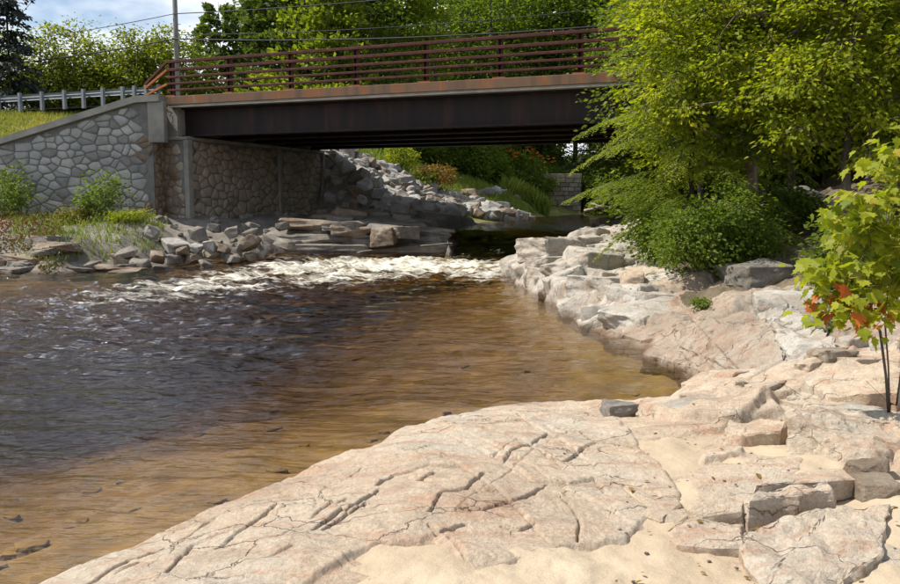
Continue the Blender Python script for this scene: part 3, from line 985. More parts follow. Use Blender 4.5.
def hull_mesh(name, pts, mat, maxlen=0.0, noise=0.0, nscale=3.0, seed=0, bev=0.0):
    import bmesh
    from mathutils import noise as mn
    bm = bmesh.new()
    for p in pts:
        bm.verts.new(p)
    r = bmesh.ops.convex_hull(bm, input=bm.verts[:])
    junk = list({g_ for g_ in r['geom_interior'] + r['geom_unused'] if isinstance(g_, bmesh.types.BMVert) and g_.is_valid})
    if junk:
        bmesh.ops.delete(bm, geom=junk, context='VERTS')
    bmesh.ops.dissolve_limit(bm, angle_limit=math.radians(4), verts=bm.verts[:], edges=bm.edges[:])
    if bev:
        bmesh.ops.bevel(bm, geom=bm.edges[:], offset=bev, segments=1, affect='EDGES', clamp_overlap=True)
    bmesh.ops.triangulate(bm, faces=bm.faces[:])
    if maxlen:
        for _ in range(7):
            le = [e for e in bm.edges if e.calc_length() > maxlen]
            if not le:
                break
            bmesh.ops.subdivide_edges(bm, edges=le, cuts=1)
            bmesh.ops.triangulate(bm, faces=[f for f in bm.faces if len(f.verts) > 3])
        bm.normal_update()
        so = Vector((seed * 3.7, seed * 1.3, -seed * 2.1))
        for v in bm.verts:
            q = v.co * nscale + so
            d = mn.noise(q) + 0.5 * mn.noise(q * 2.3) + 0.3 * mn.noise(q * 5.1)
            st_ = math.floor(d * 3) / 3.0
            v.co += v.normal * noise * (0.5 * d + 0.5 * st_)
    bmesh.ops.recalc_face_normals(bm, faces=bm.faces[:])
    me = bpy.data.meshes.new(name)
    bm.to_mesh(me)
    bm.free()
    me.materials.append(mat)
    me.polygons.foreach_set("use_smooth", [True] * len(me.polygons))
    me.set_sharp_from_angle(angle=math.radians(28))
    return me


def rock_mesh(name, seed, mat, sub=2, cuts=11, depth=None, noise=0.05, box=0.0):
    """an angular block about 2 units across"""
    r = np.random.RandomState(seed)
    pts = []
    for sx_ in (-1, 1):
        for sy_ in (-1, 1):
            for sz_ in (-1, 1):
                v = np.array([sx_, sy_, sz_]) * r.uniform(0.62, 1.0, 3)
                if r.rand() < 0.35 - 0.3 * box:
                    v[r.randint(3)] *= 0.3
                pts.append(v)
    for k in range(cuts // 2):
        v = r.normal(size=3)
        pts.append(v / np.linalg.norm(v) * r.uniform(0.85, 1.08))
    if sub == 2:
        pts = [q * r.uniform(.75, 1.0) for q in pts]
        for k in range(5):
            v = r.normal(size=3)
            pts.append(v / np.linalg.norm(v) * r.uniform(0.9, 1.15))
        return hull_mesh(name, pts, mat, 0.5, 0.09, 1.7, seed, 0.05)
    return hull_mesh(name, pts, mat, 0.16, 0.06, 2.2, seed, 0.05)


PROT = {}
for mk_, seeds in (('rockg', range(8)), ('rockb', range(20, 26)), ('rip', range(40, 50)), ('rockw', range(60, 63))):
    PROT[mk_] = [rock_mesh('stone', s, M[mk_]) for s in seeds]

RS = random.Random(4)


def put_rock(name, kind, x, y, sx, sy, sz, sink=0.35, z=None, parent=None, rz=None, me=None, tilt=0.25):
    o = bpy.data.objects.new(name, me or RS.choice(PROT[kind]))
    gz = on_ground(x, y) if z is None else z
    o.scale = (sx, sy, sz)
    o.location = (x, y, gz + sz * (1 - 2 * sink) * 0.75)
    o.rotation_euler = (RS.uniform(-tilt, tilt), RS.uniform(-tilt, tilt), RS.uniform(0, 6.28) if rz is None else rz + RS.choice((0, 1.57, 3.14)))
    return link(o, parent)


# boulders of the left shore, at the foot of the abutment: (x0,x1,ytop,ybottom, material, label or None)
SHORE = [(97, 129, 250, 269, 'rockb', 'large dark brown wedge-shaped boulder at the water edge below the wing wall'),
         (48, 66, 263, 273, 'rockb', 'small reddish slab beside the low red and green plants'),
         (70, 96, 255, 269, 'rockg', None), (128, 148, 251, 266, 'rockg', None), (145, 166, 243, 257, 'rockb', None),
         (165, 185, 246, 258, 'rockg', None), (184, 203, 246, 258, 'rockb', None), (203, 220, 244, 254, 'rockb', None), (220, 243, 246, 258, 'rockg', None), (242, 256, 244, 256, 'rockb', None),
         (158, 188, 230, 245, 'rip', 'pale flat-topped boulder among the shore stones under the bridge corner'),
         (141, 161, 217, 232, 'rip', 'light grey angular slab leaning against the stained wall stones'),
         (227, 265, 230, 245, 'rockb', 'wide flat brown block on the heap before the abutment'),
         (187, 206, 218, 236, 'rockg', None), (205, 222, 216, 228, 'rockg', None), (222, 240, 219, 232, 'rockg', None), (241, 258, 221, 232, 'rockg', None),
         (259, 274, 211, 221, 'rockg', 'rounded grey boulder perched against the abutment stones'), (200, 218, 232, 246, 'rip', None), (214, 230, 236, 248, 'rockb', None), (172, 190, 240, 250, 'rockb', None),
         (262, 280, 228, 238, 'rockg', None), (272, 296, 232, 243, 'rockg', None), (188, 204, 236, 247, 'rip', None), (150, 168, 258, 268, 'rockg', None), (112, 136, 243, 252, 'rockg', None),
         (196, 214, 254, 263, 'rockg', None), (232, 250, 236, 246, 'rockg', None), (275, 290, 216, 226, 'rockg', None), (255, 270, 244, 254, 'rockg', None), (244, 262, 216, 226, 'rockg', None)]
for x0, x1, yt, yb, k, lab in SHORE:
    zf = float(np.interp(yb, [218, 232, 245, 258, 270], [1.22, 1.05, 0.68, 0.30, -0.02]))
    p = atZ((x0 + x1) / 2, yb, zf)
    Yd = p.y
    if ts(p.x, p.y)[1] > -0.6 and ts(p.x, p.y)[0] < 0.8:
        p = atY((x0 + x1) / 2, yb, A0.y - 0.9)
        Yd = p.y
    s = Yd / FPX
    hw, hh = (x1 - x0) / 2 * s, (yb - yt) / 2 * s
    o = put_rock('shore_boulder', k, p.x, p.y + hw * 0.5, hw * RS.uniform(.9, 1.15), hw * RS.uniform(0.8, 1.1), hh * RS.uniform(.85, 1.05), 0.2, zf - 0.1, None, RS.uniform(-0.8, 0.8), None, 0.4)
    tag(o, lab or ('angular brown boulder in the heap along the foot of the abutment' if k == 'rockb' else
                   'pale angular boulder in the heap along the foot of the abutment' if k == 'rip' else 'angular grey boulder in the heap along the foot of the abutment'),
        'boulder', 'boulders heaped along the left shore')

# smaller stones wedged between them
rub = []
for i in range(280):
    px, py = RS.uniform(110, 300), RS.uniform(222, 262)
    p = atZ(px, py, 0.5)
    rub.append((p.x, p.y))
V_, F_ = [], []
for i, (x, y) in enumerate(rub):
    gz = on_ground(x, y)
    if gz < -0.15 or ts(x, y)[1] > 3 and ts(x, y)[0] < 0.2:
        continue
    me = RS.choice(PROT['rockg'])
    v = np.array([q.co[:] for q in me.vertices]) * RS.uniform(0.07, 0.20) * np.array([1.2, 1.0, 0.75])
    a = RS.uniform(0, 6.28)
    v = np.c_[v[:, 0] * math.cos(a) - v[:, 1] * math.sin(a) + x, v[:, 0] * math.sin(a) + v[:, 1] * math.cos(a) + y, v[:, 2] + gz + 0.05]
    F_.append(np.array([p_.vertices[:] for p_ in me.polygons]) + sum(len(q) for q in V_))
    V_.append(v)
o = obj('rubble', npmesh('rubble', np.concatenate(V_), np.concatenate(F_), M['rockg']))
tag(o, 'small broken stones filling the gaps between the left shore boulders', 'rubble', None, 'stuff')

# riprap on the slope beyond the bridge
rip = bpy.data.objects.new('riprap_slope', None)
link(rip)
rip["kind"] = 'structure'
n = 0
for i in range(900):
    tt, s = RS.uniform(-0.3, 7.5), RS.uniform(8.9, 18.5)
    toe = 5.0 + 0.25 * max(s - 12, 0)
    if tt > toe + 0.8 or n >= 290:
        continue
    fr_ = (toe - tt) / 6.0
    if s > 12.5 + 6.5 * (1 - fr_) * 1.0:
        continue
    p = tsp(tt, s)
    if s < 9.8 and tt < 0.5:
        continue
    sz = RS.uniform(0.22, 0.52) * (1.25 if fr_ < 0.25 else 1.0)
    put_rock('stone', 'rip' if RS.random() < 0.8 else 'rockb', p.x, p.y, sz * RS.uniform(1.0, 1.5), sz, sz * RS.uniform(0.65, 0.95), 0.25, on_ground(p.x, p.y), rip, None, None, 0.5)
    n += 1
# squared blocks at the toe, and toe stones along the upstream left shore
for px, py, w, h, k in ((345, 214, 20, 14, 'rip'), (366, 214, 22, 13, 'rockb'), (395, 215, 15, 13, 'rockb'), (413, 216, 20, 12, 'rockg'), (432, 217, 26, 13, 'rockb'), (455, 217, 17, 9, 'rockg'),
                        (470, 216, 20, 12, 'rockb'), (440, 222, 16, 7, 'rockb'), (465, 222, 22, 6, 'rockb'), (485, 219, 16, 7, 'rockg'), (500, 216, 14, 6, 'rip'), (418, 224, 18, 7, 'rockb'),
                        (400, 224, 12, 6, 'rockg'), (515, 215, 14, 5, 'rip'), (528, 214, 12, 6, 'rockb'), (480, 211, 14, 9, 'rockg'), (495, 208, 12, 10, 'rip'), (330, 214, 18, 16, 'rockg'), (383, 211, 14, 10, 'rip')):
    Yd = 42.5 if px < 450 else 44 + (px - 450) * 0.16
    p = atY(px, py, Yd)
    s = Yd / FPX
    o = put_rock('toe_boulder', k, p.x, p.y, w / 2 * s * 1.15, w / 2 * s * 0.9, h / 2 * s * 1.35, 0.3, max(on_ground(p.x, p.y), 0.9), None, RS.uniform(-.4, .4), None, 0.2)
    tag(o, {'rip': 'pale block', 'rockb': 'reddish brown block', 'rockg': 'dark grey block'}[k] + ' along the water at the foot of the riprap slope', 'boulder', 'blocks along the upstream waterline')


# big single rocks of the near and right shore
def named_rock(name, px, py, Y, w, h, dep, kind, seed, label, rz=0.0, cuts=9, box=0.35, sink=0.3, tilt=0.05, group=None):
    p = atY(px, py, Y)
    s = Y / FPX
    me = rock_mesh(name, seed, M[kind], 3, cuts, (0.6, 0.92), 0.05, box)
    o = put_rock(name, kind, p.x, p.y + dep * 0.4, w / 2 * s * 1.1, dep * 0.55, h / 2 * s * 1.25, sink, on_ground(p.x, p.y), None, rz, me, tilt)
    tag(o, label, 'rock', group)
    return o


BY = {o_.name: o_ for o_ in bpy.data.objects if o_.get('kind') == 'structure'}


def slab(outline, thick, seed, mat='rock', parent='bedrock_shore', spread=0.03, maxlen=0.07, noise=0.02):
    pts = [atZ(a, b_, z_) for a, b_, z_ in outline]
    c_ = sum(pts, Vector()) / len(pts)
    low_ = [c_ + (q - c_) * (1 + spread) - ZUP * thick for q in pts]
    me = hull_mesh('slab', [q - c_ for q in pts + low_], M[mat], maxlen, noise, 5.0, seed, 0.012)
    return obj('slab', me, BY[parent], c_)


slab([(676, 345, .15), (690, 318, .42), (757, 311, .62), (772, 328, .72), (784, 358, .60), (745, 376, .40), (712, 388, .16), (694, 372, .12)], .55, 1, 'rockm', 'bedrock_cove', maxlen=.12, noise=.06)
slab([(757, 311, .66), (790, 303, .78), (838, 345, .74), (795, 368, .60), (784, 358, .58), (770, 330, .70)], .5, 2, 'rockw', 'bedrock_cove', maxlen=.12, noise=.08)
slab([(612, 330, .10), (642, 306, .36), (690, 302, .44), (688, 318, .36), (668, 336, .16), (640, 340, .08)], .4, 3, 'rockm', 'bedrock_cove', maxlen=.13, noise=.06)
slab([(700, 402, .22), (716, 390, .30), (760, 380, .46), (800, 374, .55), (790, 392, .46), (745, 404, .32)], .4, 21, 'rockm', 'bedrock_cove', maxlen=.10, noise=.045)
slab([(795, 376, .60), (850, 360, .72), (905, 368, .74), (900, 390, .66), (830, 396, .56)], .4, 22, 'rock', 'bedrock_cove', maxlen=.10, noise=.045)
slab([(640, 352, .06), (662, 340, .16), (684, 346, .18), (690, 366, .10), (672, 360, .06)], .3, 23, 'rockm', 'bedrock_cove', maxlen=.12, noise=.05)
slab([(748, 499, .53), (770, 484, .54), (830, 478, .56), (836, 490, .53), (818, 492, .53)], .2, 4, maxlen=.04, noise=.035)
slab([(688, 508, .45), (700, 496, .48), (740, 489, .51), (747, 499, .50), (744, 509, .47), (700, 515, .44)], .16, 5, maxlen=.05, noise=.03)
slab([(755, 484, .53), (800, 470, .53), (845, 468, .54), (858, 478, .54), (832, 480, .54)], .12, 14, maxlen=.06, noise=.02)
slab([(744, 536, .43), (800, 522, .46), (832, 506, .49), (892, 501, .51), (890, 516, .49), (884, 552, .46), (840, 582, .43), (800, 600, .42), (762, 588, .42), (748, 566, .42)], .2, 6, maxlen=.05, noise=.045)
slab([(668, 535, .42), (700, 528, .43), (742, 532, .44), (746, 546, .43), (712, 546, .42), (674, 542, .41)], .12, 7, maxlen=.05, noise=.02)
slab([(724, 428, .47), (752, 419, .50), (786, 423, .52), (783, 431, .50), (742, 435, .47)], .14, 8, 'rock', maxlen=.05, noise=.035)
slab([(640, 512, .42), (652, 498, .45), (676, 492, .45), (682, 504, .43), (662, 520, .41)], .14, 9, maxlen=.05, noise=.02)
slab([(660, 520, .40), (668, 508, .43), (686, 506, .43), (690, 516, .41), (676, 526, .39)], .12, 10, maxlen=.05, noise=.02)
big = [atY(a, b_, y_) for a, b_, y_ in ((784, 411, 5.15), (822, 403, 5.75), (880, 411, 5.7), (940, 428, 5.4), (868, 450, 4.85), (836, 430, 5.0), (910, 450, 4.95),
                                       (786, 466, 5.05), (852, 480, 4.78), (872, 486, 4.7), (935, 490, 4.75), (826, 440, 5.9), (930, 440, 5.9))]
c_ = sum(big, Vector()) / len(big)
o = obj('rock_block', hull_mesh('rock_block', [q - c_ for q in big], M['rock'], 0.04, 0.04, 5.0, 31, 0.012), None, c_)
tag(o, 'large pale block with a grey left face beside the sapling stems', 'rock')

# jointed blocks of the pale outcrop and of the ledge under the bridge
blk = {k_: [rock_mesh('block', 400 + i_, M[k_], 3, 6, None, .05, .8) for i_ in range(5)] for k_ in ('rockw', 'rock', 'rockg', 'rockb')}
RB = random.Random(9)
ang0 = math.atan2(0.57, 0.82)


def block_at(x, y, sx_, sy_, sz_, top, mk_, parent, rz, slope=0.0):
    o_ = obj('block', RB.choice(blk[mk_]), BY[parent], (x, y, top - sz_ * 0.86))
    o_.scale = (sx_, sy_, sz_)
    o_.rotation_euler = (slope + RB.uniform(-.10, .10), RB.uniform(-.12, .12), rz + RB.uniform(-.22, .22) + (0 if slope else RB.choice((0, math.pi))))


for (ax, ay), (bx, by), top0, top1 in ((zp(508, 276, 0), zp(545, 301, 0), .62, .56), (zp(545, 301, 0), zp(580, 325, 0), .62, .36), (zp(580, 325, 0), zp(612, 340, 0), .30, .16), (zp(522, 252, .55), zp(508, 272, 0.1), .78, .62)):
    L_ = math.hypot(bx - ax, by - ay)
    nx_, ny_ = (by - ay) / L_, -(bx - ax) / L_
    if nx_ < 0:
        nx_, ny_ = -nx_, -ny_
    d = 0.2
    while d < L_:
        u_ = d / L_
        w_ = RB.uniform(.25, .85)
        tp = top0 + (top1 - top0) * u_
        sl = 0.32 if RB.random() < .75 else -0.05
        if RB.random() < .78:
            block_at(ax + (bx - ax) * u_ + nx_ * .48, ay + (by - ay) * u_ + ny_ * .48, w_, RB.uniform(.45, .62), .55, tp * RB.uniform(.78, 1.0), 'rockw', 'bedrock_outcrop', math.atan2(by - ay, bx - ax), sl)
        if RB.random() < .8 and top0 < .7 and u_ + top0 * 0 > .12:
            qx, qy = ax + (bx - ax) * u_ + nx_ * 1.0, ay + (by - ay) * u_ + ny_ * 1.0
            block_at(qx, qy, w_ * 1.3, .6, .35, on_ground(qx, qy) + RB.uniform(.02, .12), 'rockw', 'bedrock_outcrop', ang0)
        d += w_ * 1.45
for i_ in range(46):
    px_, py_ = RB.uniform(545, 660), RB.uniform(230, 300)
    q = atY(px_, py_, 24 - (py_ - 228) * 0.125)
    gz_ = on_ground(q.x, q.y)
    if gz_ < .35 or q.x > 5:
        continue
    block_at(q.x, q.y, RB.uniform(.3, .75), RB.uniform(.25, .5), RB.uniform(.2, .4), gz_ + RB.uniform(.0, .08), 'rockw' if q.y > 16 else 'rock', 'bedrock_outcrop', ang0)
for i_ in range(26):
    px_, py_ = RB.uniform(690, 900), RB.uniform(372, 440)
    q = atY(px_, py_, 7.6 - (py_ - 380) * 0.03)
    gz_ = on_ground(q.x, q.y)
    if gz_ < .2:
        continue
    block_at(q.x, q.y, RB.uniform(.12, .32), RB.uniform(.10, .22), RB.uniform(.08, .16), gz_ + RB.uniform(.01, .05), 'rock' if RB.random() < .75 else 'rockw', 'bedrock_shore', ang0)
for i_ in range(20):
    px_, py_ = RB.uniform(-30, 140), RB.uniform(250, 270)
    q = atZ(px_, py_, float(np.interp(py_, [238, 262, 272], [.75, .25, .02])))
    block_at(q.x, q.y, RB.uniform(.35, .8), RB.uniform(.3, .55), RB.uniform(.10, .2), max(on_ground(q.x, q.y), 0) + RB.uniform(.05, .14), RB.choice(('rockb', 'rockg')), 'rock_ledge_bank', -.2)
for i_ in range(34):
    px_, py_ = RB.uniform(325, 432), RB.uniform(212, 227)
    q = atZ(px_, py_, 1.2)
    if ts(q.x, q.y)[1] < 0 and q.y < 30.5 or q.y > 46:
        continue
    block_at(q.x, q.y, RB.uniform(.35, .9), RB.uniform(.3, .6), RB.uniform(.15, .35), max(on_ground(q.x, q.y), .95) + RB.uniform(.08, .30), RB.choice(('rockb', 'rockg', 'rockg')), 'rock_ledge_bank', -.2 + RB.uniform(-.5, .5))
# ledge front, block by block
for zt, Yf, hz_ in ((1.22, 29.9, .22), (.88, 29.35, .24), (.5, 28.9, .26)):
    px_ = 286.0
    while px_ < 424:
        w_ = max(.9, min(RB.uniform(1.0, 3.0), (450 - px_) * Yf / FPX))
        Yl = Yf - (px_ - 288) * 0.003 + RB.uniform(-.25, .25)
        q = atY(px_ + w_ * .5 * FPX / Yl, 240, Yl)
        block_at(q.x, q.y + .45, w_ * .66, .95, hz_ * RB.uniform(1.0, 1.3), zt - (px_ - 288) / 164 * .2 + RB.uniform(-.08, .05), RB.choice(('rockb', 'rockg', 'rockg')), 'rock_ledge_bank', -.1)  # darker stone picked here to stand in for shade on the ledge
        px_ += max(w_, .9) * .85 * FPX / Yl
named_rock('rock_block', 880, 492, 4.55, 46, 28, 0.26, 'rockb', 302, 'small reddish brown block at the right foot of the large pale block', 0.2, 8, 0.4)
named_rock('rock_block', 884, 516, 4.25, 48, 30, 0.3, 'rockb', 303, 'low brown block below the small reddish block', -0.1, 8, 0.4)
named_rock('shore_stone', 621, 424, 6.7, 34, 17, 0.25, 'rockg', 304, 'small dark stone on the shore between the sand and the brown pool', 0.1, 8, 0.2)
named_rock('rock_wedge', 836, 402, 6.9, 46, 16, 0.3, 'rockb', 305, 'thin dark wedge of rock lying behind the large pale block', 0.2, 8, 0.4)
named_rock('lichen_rock', 800, 352, 9.9, 70, 60, 0.9, 'rockw', 306, 'rough grey rock patched with lichen behind the sapling', -0.3, 12, 0.3)
named_rock('grey_boulder', 765, 300, 12.6, 52, 28, 0.7, 'rockg', 307, 'dark grey shaded boulder beneath the leafy shrub', 0.3, 10, 0.2)
named_rock('grey_boulder', 735, 296, 13.2, 30, 20, 0.5, 'rockg', 308, 'small rounded boulder left of the dark grey shaded boulder', 0.1, 10, 0.1)
named_rock('cove_block', 605, 320, 14.6, 26, 28, 0.45, 'rockw', 309, 'squared block with a dark front face beside the cove', 0.35, 7, 0.5)
named_rock('cove_block', 582, 308, 15.6, 22, 20, 0.4, 'rockw', 310, 'squared pale block left of the dark fronted block', 0.2, 7, 0.5)
named_rock('cove_block', 632, 318, 14.2, 28, 16, 0.5, 'rock', 311, 'low tan block right of the dark fronted block', -0.2, 7, 0.5)
named_rock('bank_boulder', 800, 226, 16.5, 70, 36, 1.0, 'rockg', 312, 'large pale grey boulder in the shade under the trees', 0.1, 9, 0.3)
named_rock('bank_boulder', 712, 244, 17.5, 60, 30, 1.0, 'rockw', 313, 'pale boulder half hidden behind the leafy shrub', 0.3, 9, 0.3)
named_rock('bank_boulder', 868, 250, 14.0, 60, 50, 1.0, 'rockg', 314, 'grey boulder on the bank behind the sapling crown', -0.3, 9, 0.3)

# ------------------------------------------------------------------ masonry walls
def voronoi_cells(w, h, cw, ch, rng, keep):
    nx, ny = int(w / cw) + 2, int(h / ch) + 2
    P = {}
    for j in range(-1, ny + 1):
        for i in range(-1, nx + 1):
            P[i, j] = ((i + 0.5 + (0.5 if j % 2 else 0) + rng.uniform(-.46, .46)) * cw, (j + 0.5 + rng.uniform(-.46, .46)) * ch)
    for key in list(P):
        if rng.random() < 0.17:
            del P[key]
    out = []
    asp = ch / cw
    for (i, j), p in P.items():
        if not keep(p[0], p[1]):
            continue
        poly = [(p[0] - 2 * cw, p[1] - 2 * ch), (p[0] + 2 * cw, p[1] - 2 * ch), (p[0] + 2 * cw, p[1] + 2 * ch), (p[0] - 2 * cw, p[1] + 2 * ch)]
        for dj in (-2, -1, 0, 1, 2):
            for di in (-2, -1, 0, 1, 2):
                q = P.get((i + di, j + dj))
                if q is None or q == p:
                    continue
                # anisotropic bisector
                mx_, my_ = (p[0] + q[0]) / 2, (p[1] + q[1]) / 2
                nx_, ny_ = (q[0] - p[0]) * asp, (q[1] - p[1]) / asp
                new = []
                for a in range(len(poly)):
                    A, Bq = poly[a], poly[(a + 1) % len(poly)]
                    da = (A[0] - mx_) * nx_ + (A[1] - my_) * ny_
                    db = (Bq[0] - mx_) * nx_ + (Bq[1] - my_) * ny_
                    if da <= 0:
                        new.append(A)
                    if (da < 0 < db) or (db < 0 < da):
                        tq = da / (da - db)
                        new.append((A[0] + (Bq[0] - A[0]) * tq, A[1] + (Bq[1] - A[1]) * tq))
                poly = new
                if len(poly) < 3:
                    break
            if len(poly) < 3:
                break
        if len(poly) >= 3:
            out.append((p, poly))
    return out


def stones(parent, org, du, dv, dn, w, h, cw, ch, keep, mat, seed, clampf=None):
    """stones standing proud of a backing wall; every stone is an object of its own"""
    rng = random.Random(seed)
    off = origin(parent)
    for p, poly in voronoi_cells(w, h, cw, ch, rng, keep):
        cxp = sum(a for a, b in poly) / len(poly)
        cyp = sum(b for a, b in poly) / len(poly)
        if clampf:
            poly = [clampf(a, b) for a, b in poly]
        rad = min(math.hypot(a - cxp, b - cyp) for a, b in poly)
        gap = 0.013
        rings = []
        pr = rng.uniform(0.03, 0.055)
        for sc_, dep in ((1 - gap / max(rad, 0.06), -0.02), (1 - (gap + .012) / max(rad, 0.06), pr * 0.55), (0.62, pr)):
            rings.append([(cxp + (a - cxp) * sc_, cyp + (b - cyp) * sc_, dep + (rng.uniform(-.008, .008) if sc_ < .7 else 0)) for a, b in poly])
        k = len(poly)
        vs = [q for r_ in rings for q in r_] + [(cxp, cyp, pr * rng.uniform(1.0, 1.15))]
        fs = []
        for r_ in range(2):
            for a in range(k):
                b = (a + 1) % k
                fs.append((r_ * k + a, r_ * k + b, (r_ + 1) * k + b, (r_ + 1) * k + a))
        fs += [(2 * k + a, 2 * k + (a + 1) % k, 3 * k) for a in range(k)]
        o0 = org + du * cxp + dv * cyp
        me = bpy.data.meshes.new('stone')
        me.from_pydata([tuple(du * (a - cxp) + dv * (b - cyp) + dn * c) for a, b, c in vs], [], fs)
        me.polygons.foreach_set("use_smooth", [True] * len(fs))
        m_ = mat(cxp, cyp, rng) if callable(mat) else mat
        me.materials.append(m_)
        o = bpy.data.objects.new('stone', me)
        o.location = o0 - off
        link(o, parent)


SEATZ = DECK - 1.42
# wing wall
WL = (W0 - W1).length + 4.0
ww = thing('wing_wall', (W0.x, W0.y, 0.9), 'grey fieldstone wing wall with a sloping concrete coping left of the bridge', 'wall')
npts = 24
prof = [i / npts * WL for i in range(npts + 1)]
b = MB()
poly = [W0 - WU * d + ZUP * (float(coping_z(d)) - 0.22) for d in prof] + [W0 - WU * WL + ZUP * 0.2, W0 + ZUP * 0.2]
b.prism(poly, WN * 0.45)
b.build('backing', M['mortar'], ww)
b = MB()
for i in range(npts):
    a_, c_ = W0 - WU * prof[i] + WN * 0.19, W0 - WU * prof[i + 1] + WN * 0.19
    if i == 0:
        a_ = a_ + WU * 0.35
    a_.z, c_.z = float(coping_z(prof[i])) - 0.10, float(coping_z(prof[i + 1])) - 0.10
    b.add([a_ - WN * 0.36 - ZUP * .13, a_ + WN * 0.36 - ZUP * .13, a_ + WN * 0.36 + ZUP * .10, a_ - WN * 0.36 + ZUP * .10,
           c_ - WN * 0.36 - ZUP * .13, c_ + WN * 0.36 - ZUP * .13, c_ + WN * 0.36 + ZUP * .10, c_ - WN * 0.36 + ZUP * .10],
          [(0, 4, 7, 3), (3, 7, 6, 2), (1, 2, 6, 5), (0, 1, 5, 4)] + ([(0, 3, 2, 1)] if i == 0 else []))
b.build('coping', M['conc'], ww)
wing_top = lambda a: float(coping_z(a)) - 0.26
# local u runs left from the right end
stones(ww, W0 - WN * 0.0 + ZUP * 0.7, -WU, ZUP, -WN, 6.9, 5.2, 0.375, 0.255,
       lambda a, q: 0.1 < a < 6.7 and 0.05 < q < wing_top(a) - 0.7 - 0.06 and (a > 0.42 or q < 3.6),
       lambda a, q, r: M['facing_stain'] if (a < 0.5 and r.random() < .6) else M[r.choice(('facing', 'facing', 'facing_b', 'facing_c'))], 11,
       lambda a, q: (max(a, 0.02), min(q, wing_top(max(a, 0)) - 0.7 - 0.01)))
sW = ts(W0.x, W0.y)[1]
MB().box(W0 - WU * 0.25 + WN * (0.45 + abs(sW) / 2) + ZUP * (SEATZ / 2), WU, WN, ZUP, 0.25, abs(sW) / 2 + 0.1, SEATZ / 2).build('return_wall', M['mortar'], ww)
stones(ww, W0 + ZUP * 0.7, WN, ZUP, WU, abs(sW) + 0.6, SEATZ - 0.75, 0.34, 0.25, lambda a, q: 0.1 < a < abs(sW) + 0.5 and 0.05 < q < SEATZ - 0.8, M['facing_stain'], 14,
       lambda a, q: (max(a, 0.03), min(q, SEATZ - 0.72)))
# smooth concrete end of the wing wall, up by the bridge seat
b = MB().box(W0 + WU * 0.16 + WN * 0.1 + ZUP * (DECK - 0.95), WU, WN, ZUP, 0.30, 0.16, 0.72)
b.build('end_pier', M['conc'], ww, bevel=0.03)

# abutment
SEAT = DECK - 1.42
ab = thing('bridge_abutment', tsp(0, 0, 1.0), 'shaded fieldstone abutment with concrete strips under the left bridge end', 'abutment')
b = MB().box(tsp(-1.15, BW / 2, (SEAT - 0.12) / 2 + 0.0), U, N, ZUP, 1.15, BW / 2 + 0.05, SEAT / 2 - 0.06)
b.build('core', M['mortar'], ab)
b = MB().box(tsp(-0.62, BW / 2, SEAT - 0.06), U, N, ZUP, 0.70, BW / 2 + 0.12, 0.06)
b.build('bridge_seat', M['conc'], ab, bevel=0.02)
b = MB().box(tsp(-0.75, BW / 2, (DECK - 0.36 + SEAT) / 2), U, N, ZUP, 0.35, BW / 2 - 0.02, (DECK - 0.36 - SEAT) / 2 - 0.003)
b.build('back_wall', M['conc'], ab)
for s_, wd in ((0.03, 0.13), (BW * 0.62, 0.09), (BW + 0.0, 0.10)):
    b = MB().box(tsp(0.02, s_, (SEAT - 0.12) / 2), U, N, ZUP, 0.10, wd, SEAT / 2 - 0.063)
    b.build('concrete_strip', M['conc'], ab, bevel=0.015)
stones(ab, tsp(0, 0.2, 0.9), N, ZUP, U, BW - 0.3, SEAT - 1.0, 0.42, 0.295,
       lambda a, q: 0.05 < a < BW - 0.35 and 0 < q < SEAT - 1.06 and abs(a + 0.2 - BW * 0.62) > 0.12, M['facing_dark'], 12,
       lambda a, q: (min(max(a, 0.0), BW - 0.32), min(q, SEAT - 1.03)))
stones(ab, tsp(-0.12, -0.05, 0.9), -U, ZUP, -N, 2.1, SEAT - 1.0, 0.41, 0.265,
       lambda a, q: 0.02 < a < 2.0 and 0 < q < SEAT - 1.06, lambda a, q, r: M['facing_stain'] if a > 0.35 else M['facing_dark'], 13, lambda a, q: (min(max(a, 0.0), 2.05), min(q, SEAT - 1.03)))
# right-hand abutment, behind the trees
ab2 = thing('bridge_abutment', tsp(SPAN, 0, 1.0), 'plain concrete abutment behind the trees at the right bridge end', 'abutment')
MB().box(tsp(SPAN + 0.6, BW / 2, SEAT / 2), U, N, ZUP, 0.6, BW / 2 + 0.1, SEAT / 2).build('core', M['conc'], ab2)
MB().box(tsp(SPAN + 0.75, BW / 2, (DECK - 0.36 + SEAT) / 2), U, N, ZUP, 0.35, BW / 2 - 0.02, (DECK - 0.36 - SEAT) / 2 - 0.003).build('back_wall', M['conc'], ab2)

# ------------------------------------------------------------------ bridge
br = thing('road_bridge', tsp(0, 0, SEAT), 'steel girder road bridge with rusty red railing across the river', 'bridge')
TB0, TB1 = -0.62, SPAN + 0.8


def tb(a, s_, z):
    return tsp(a, s_, z)


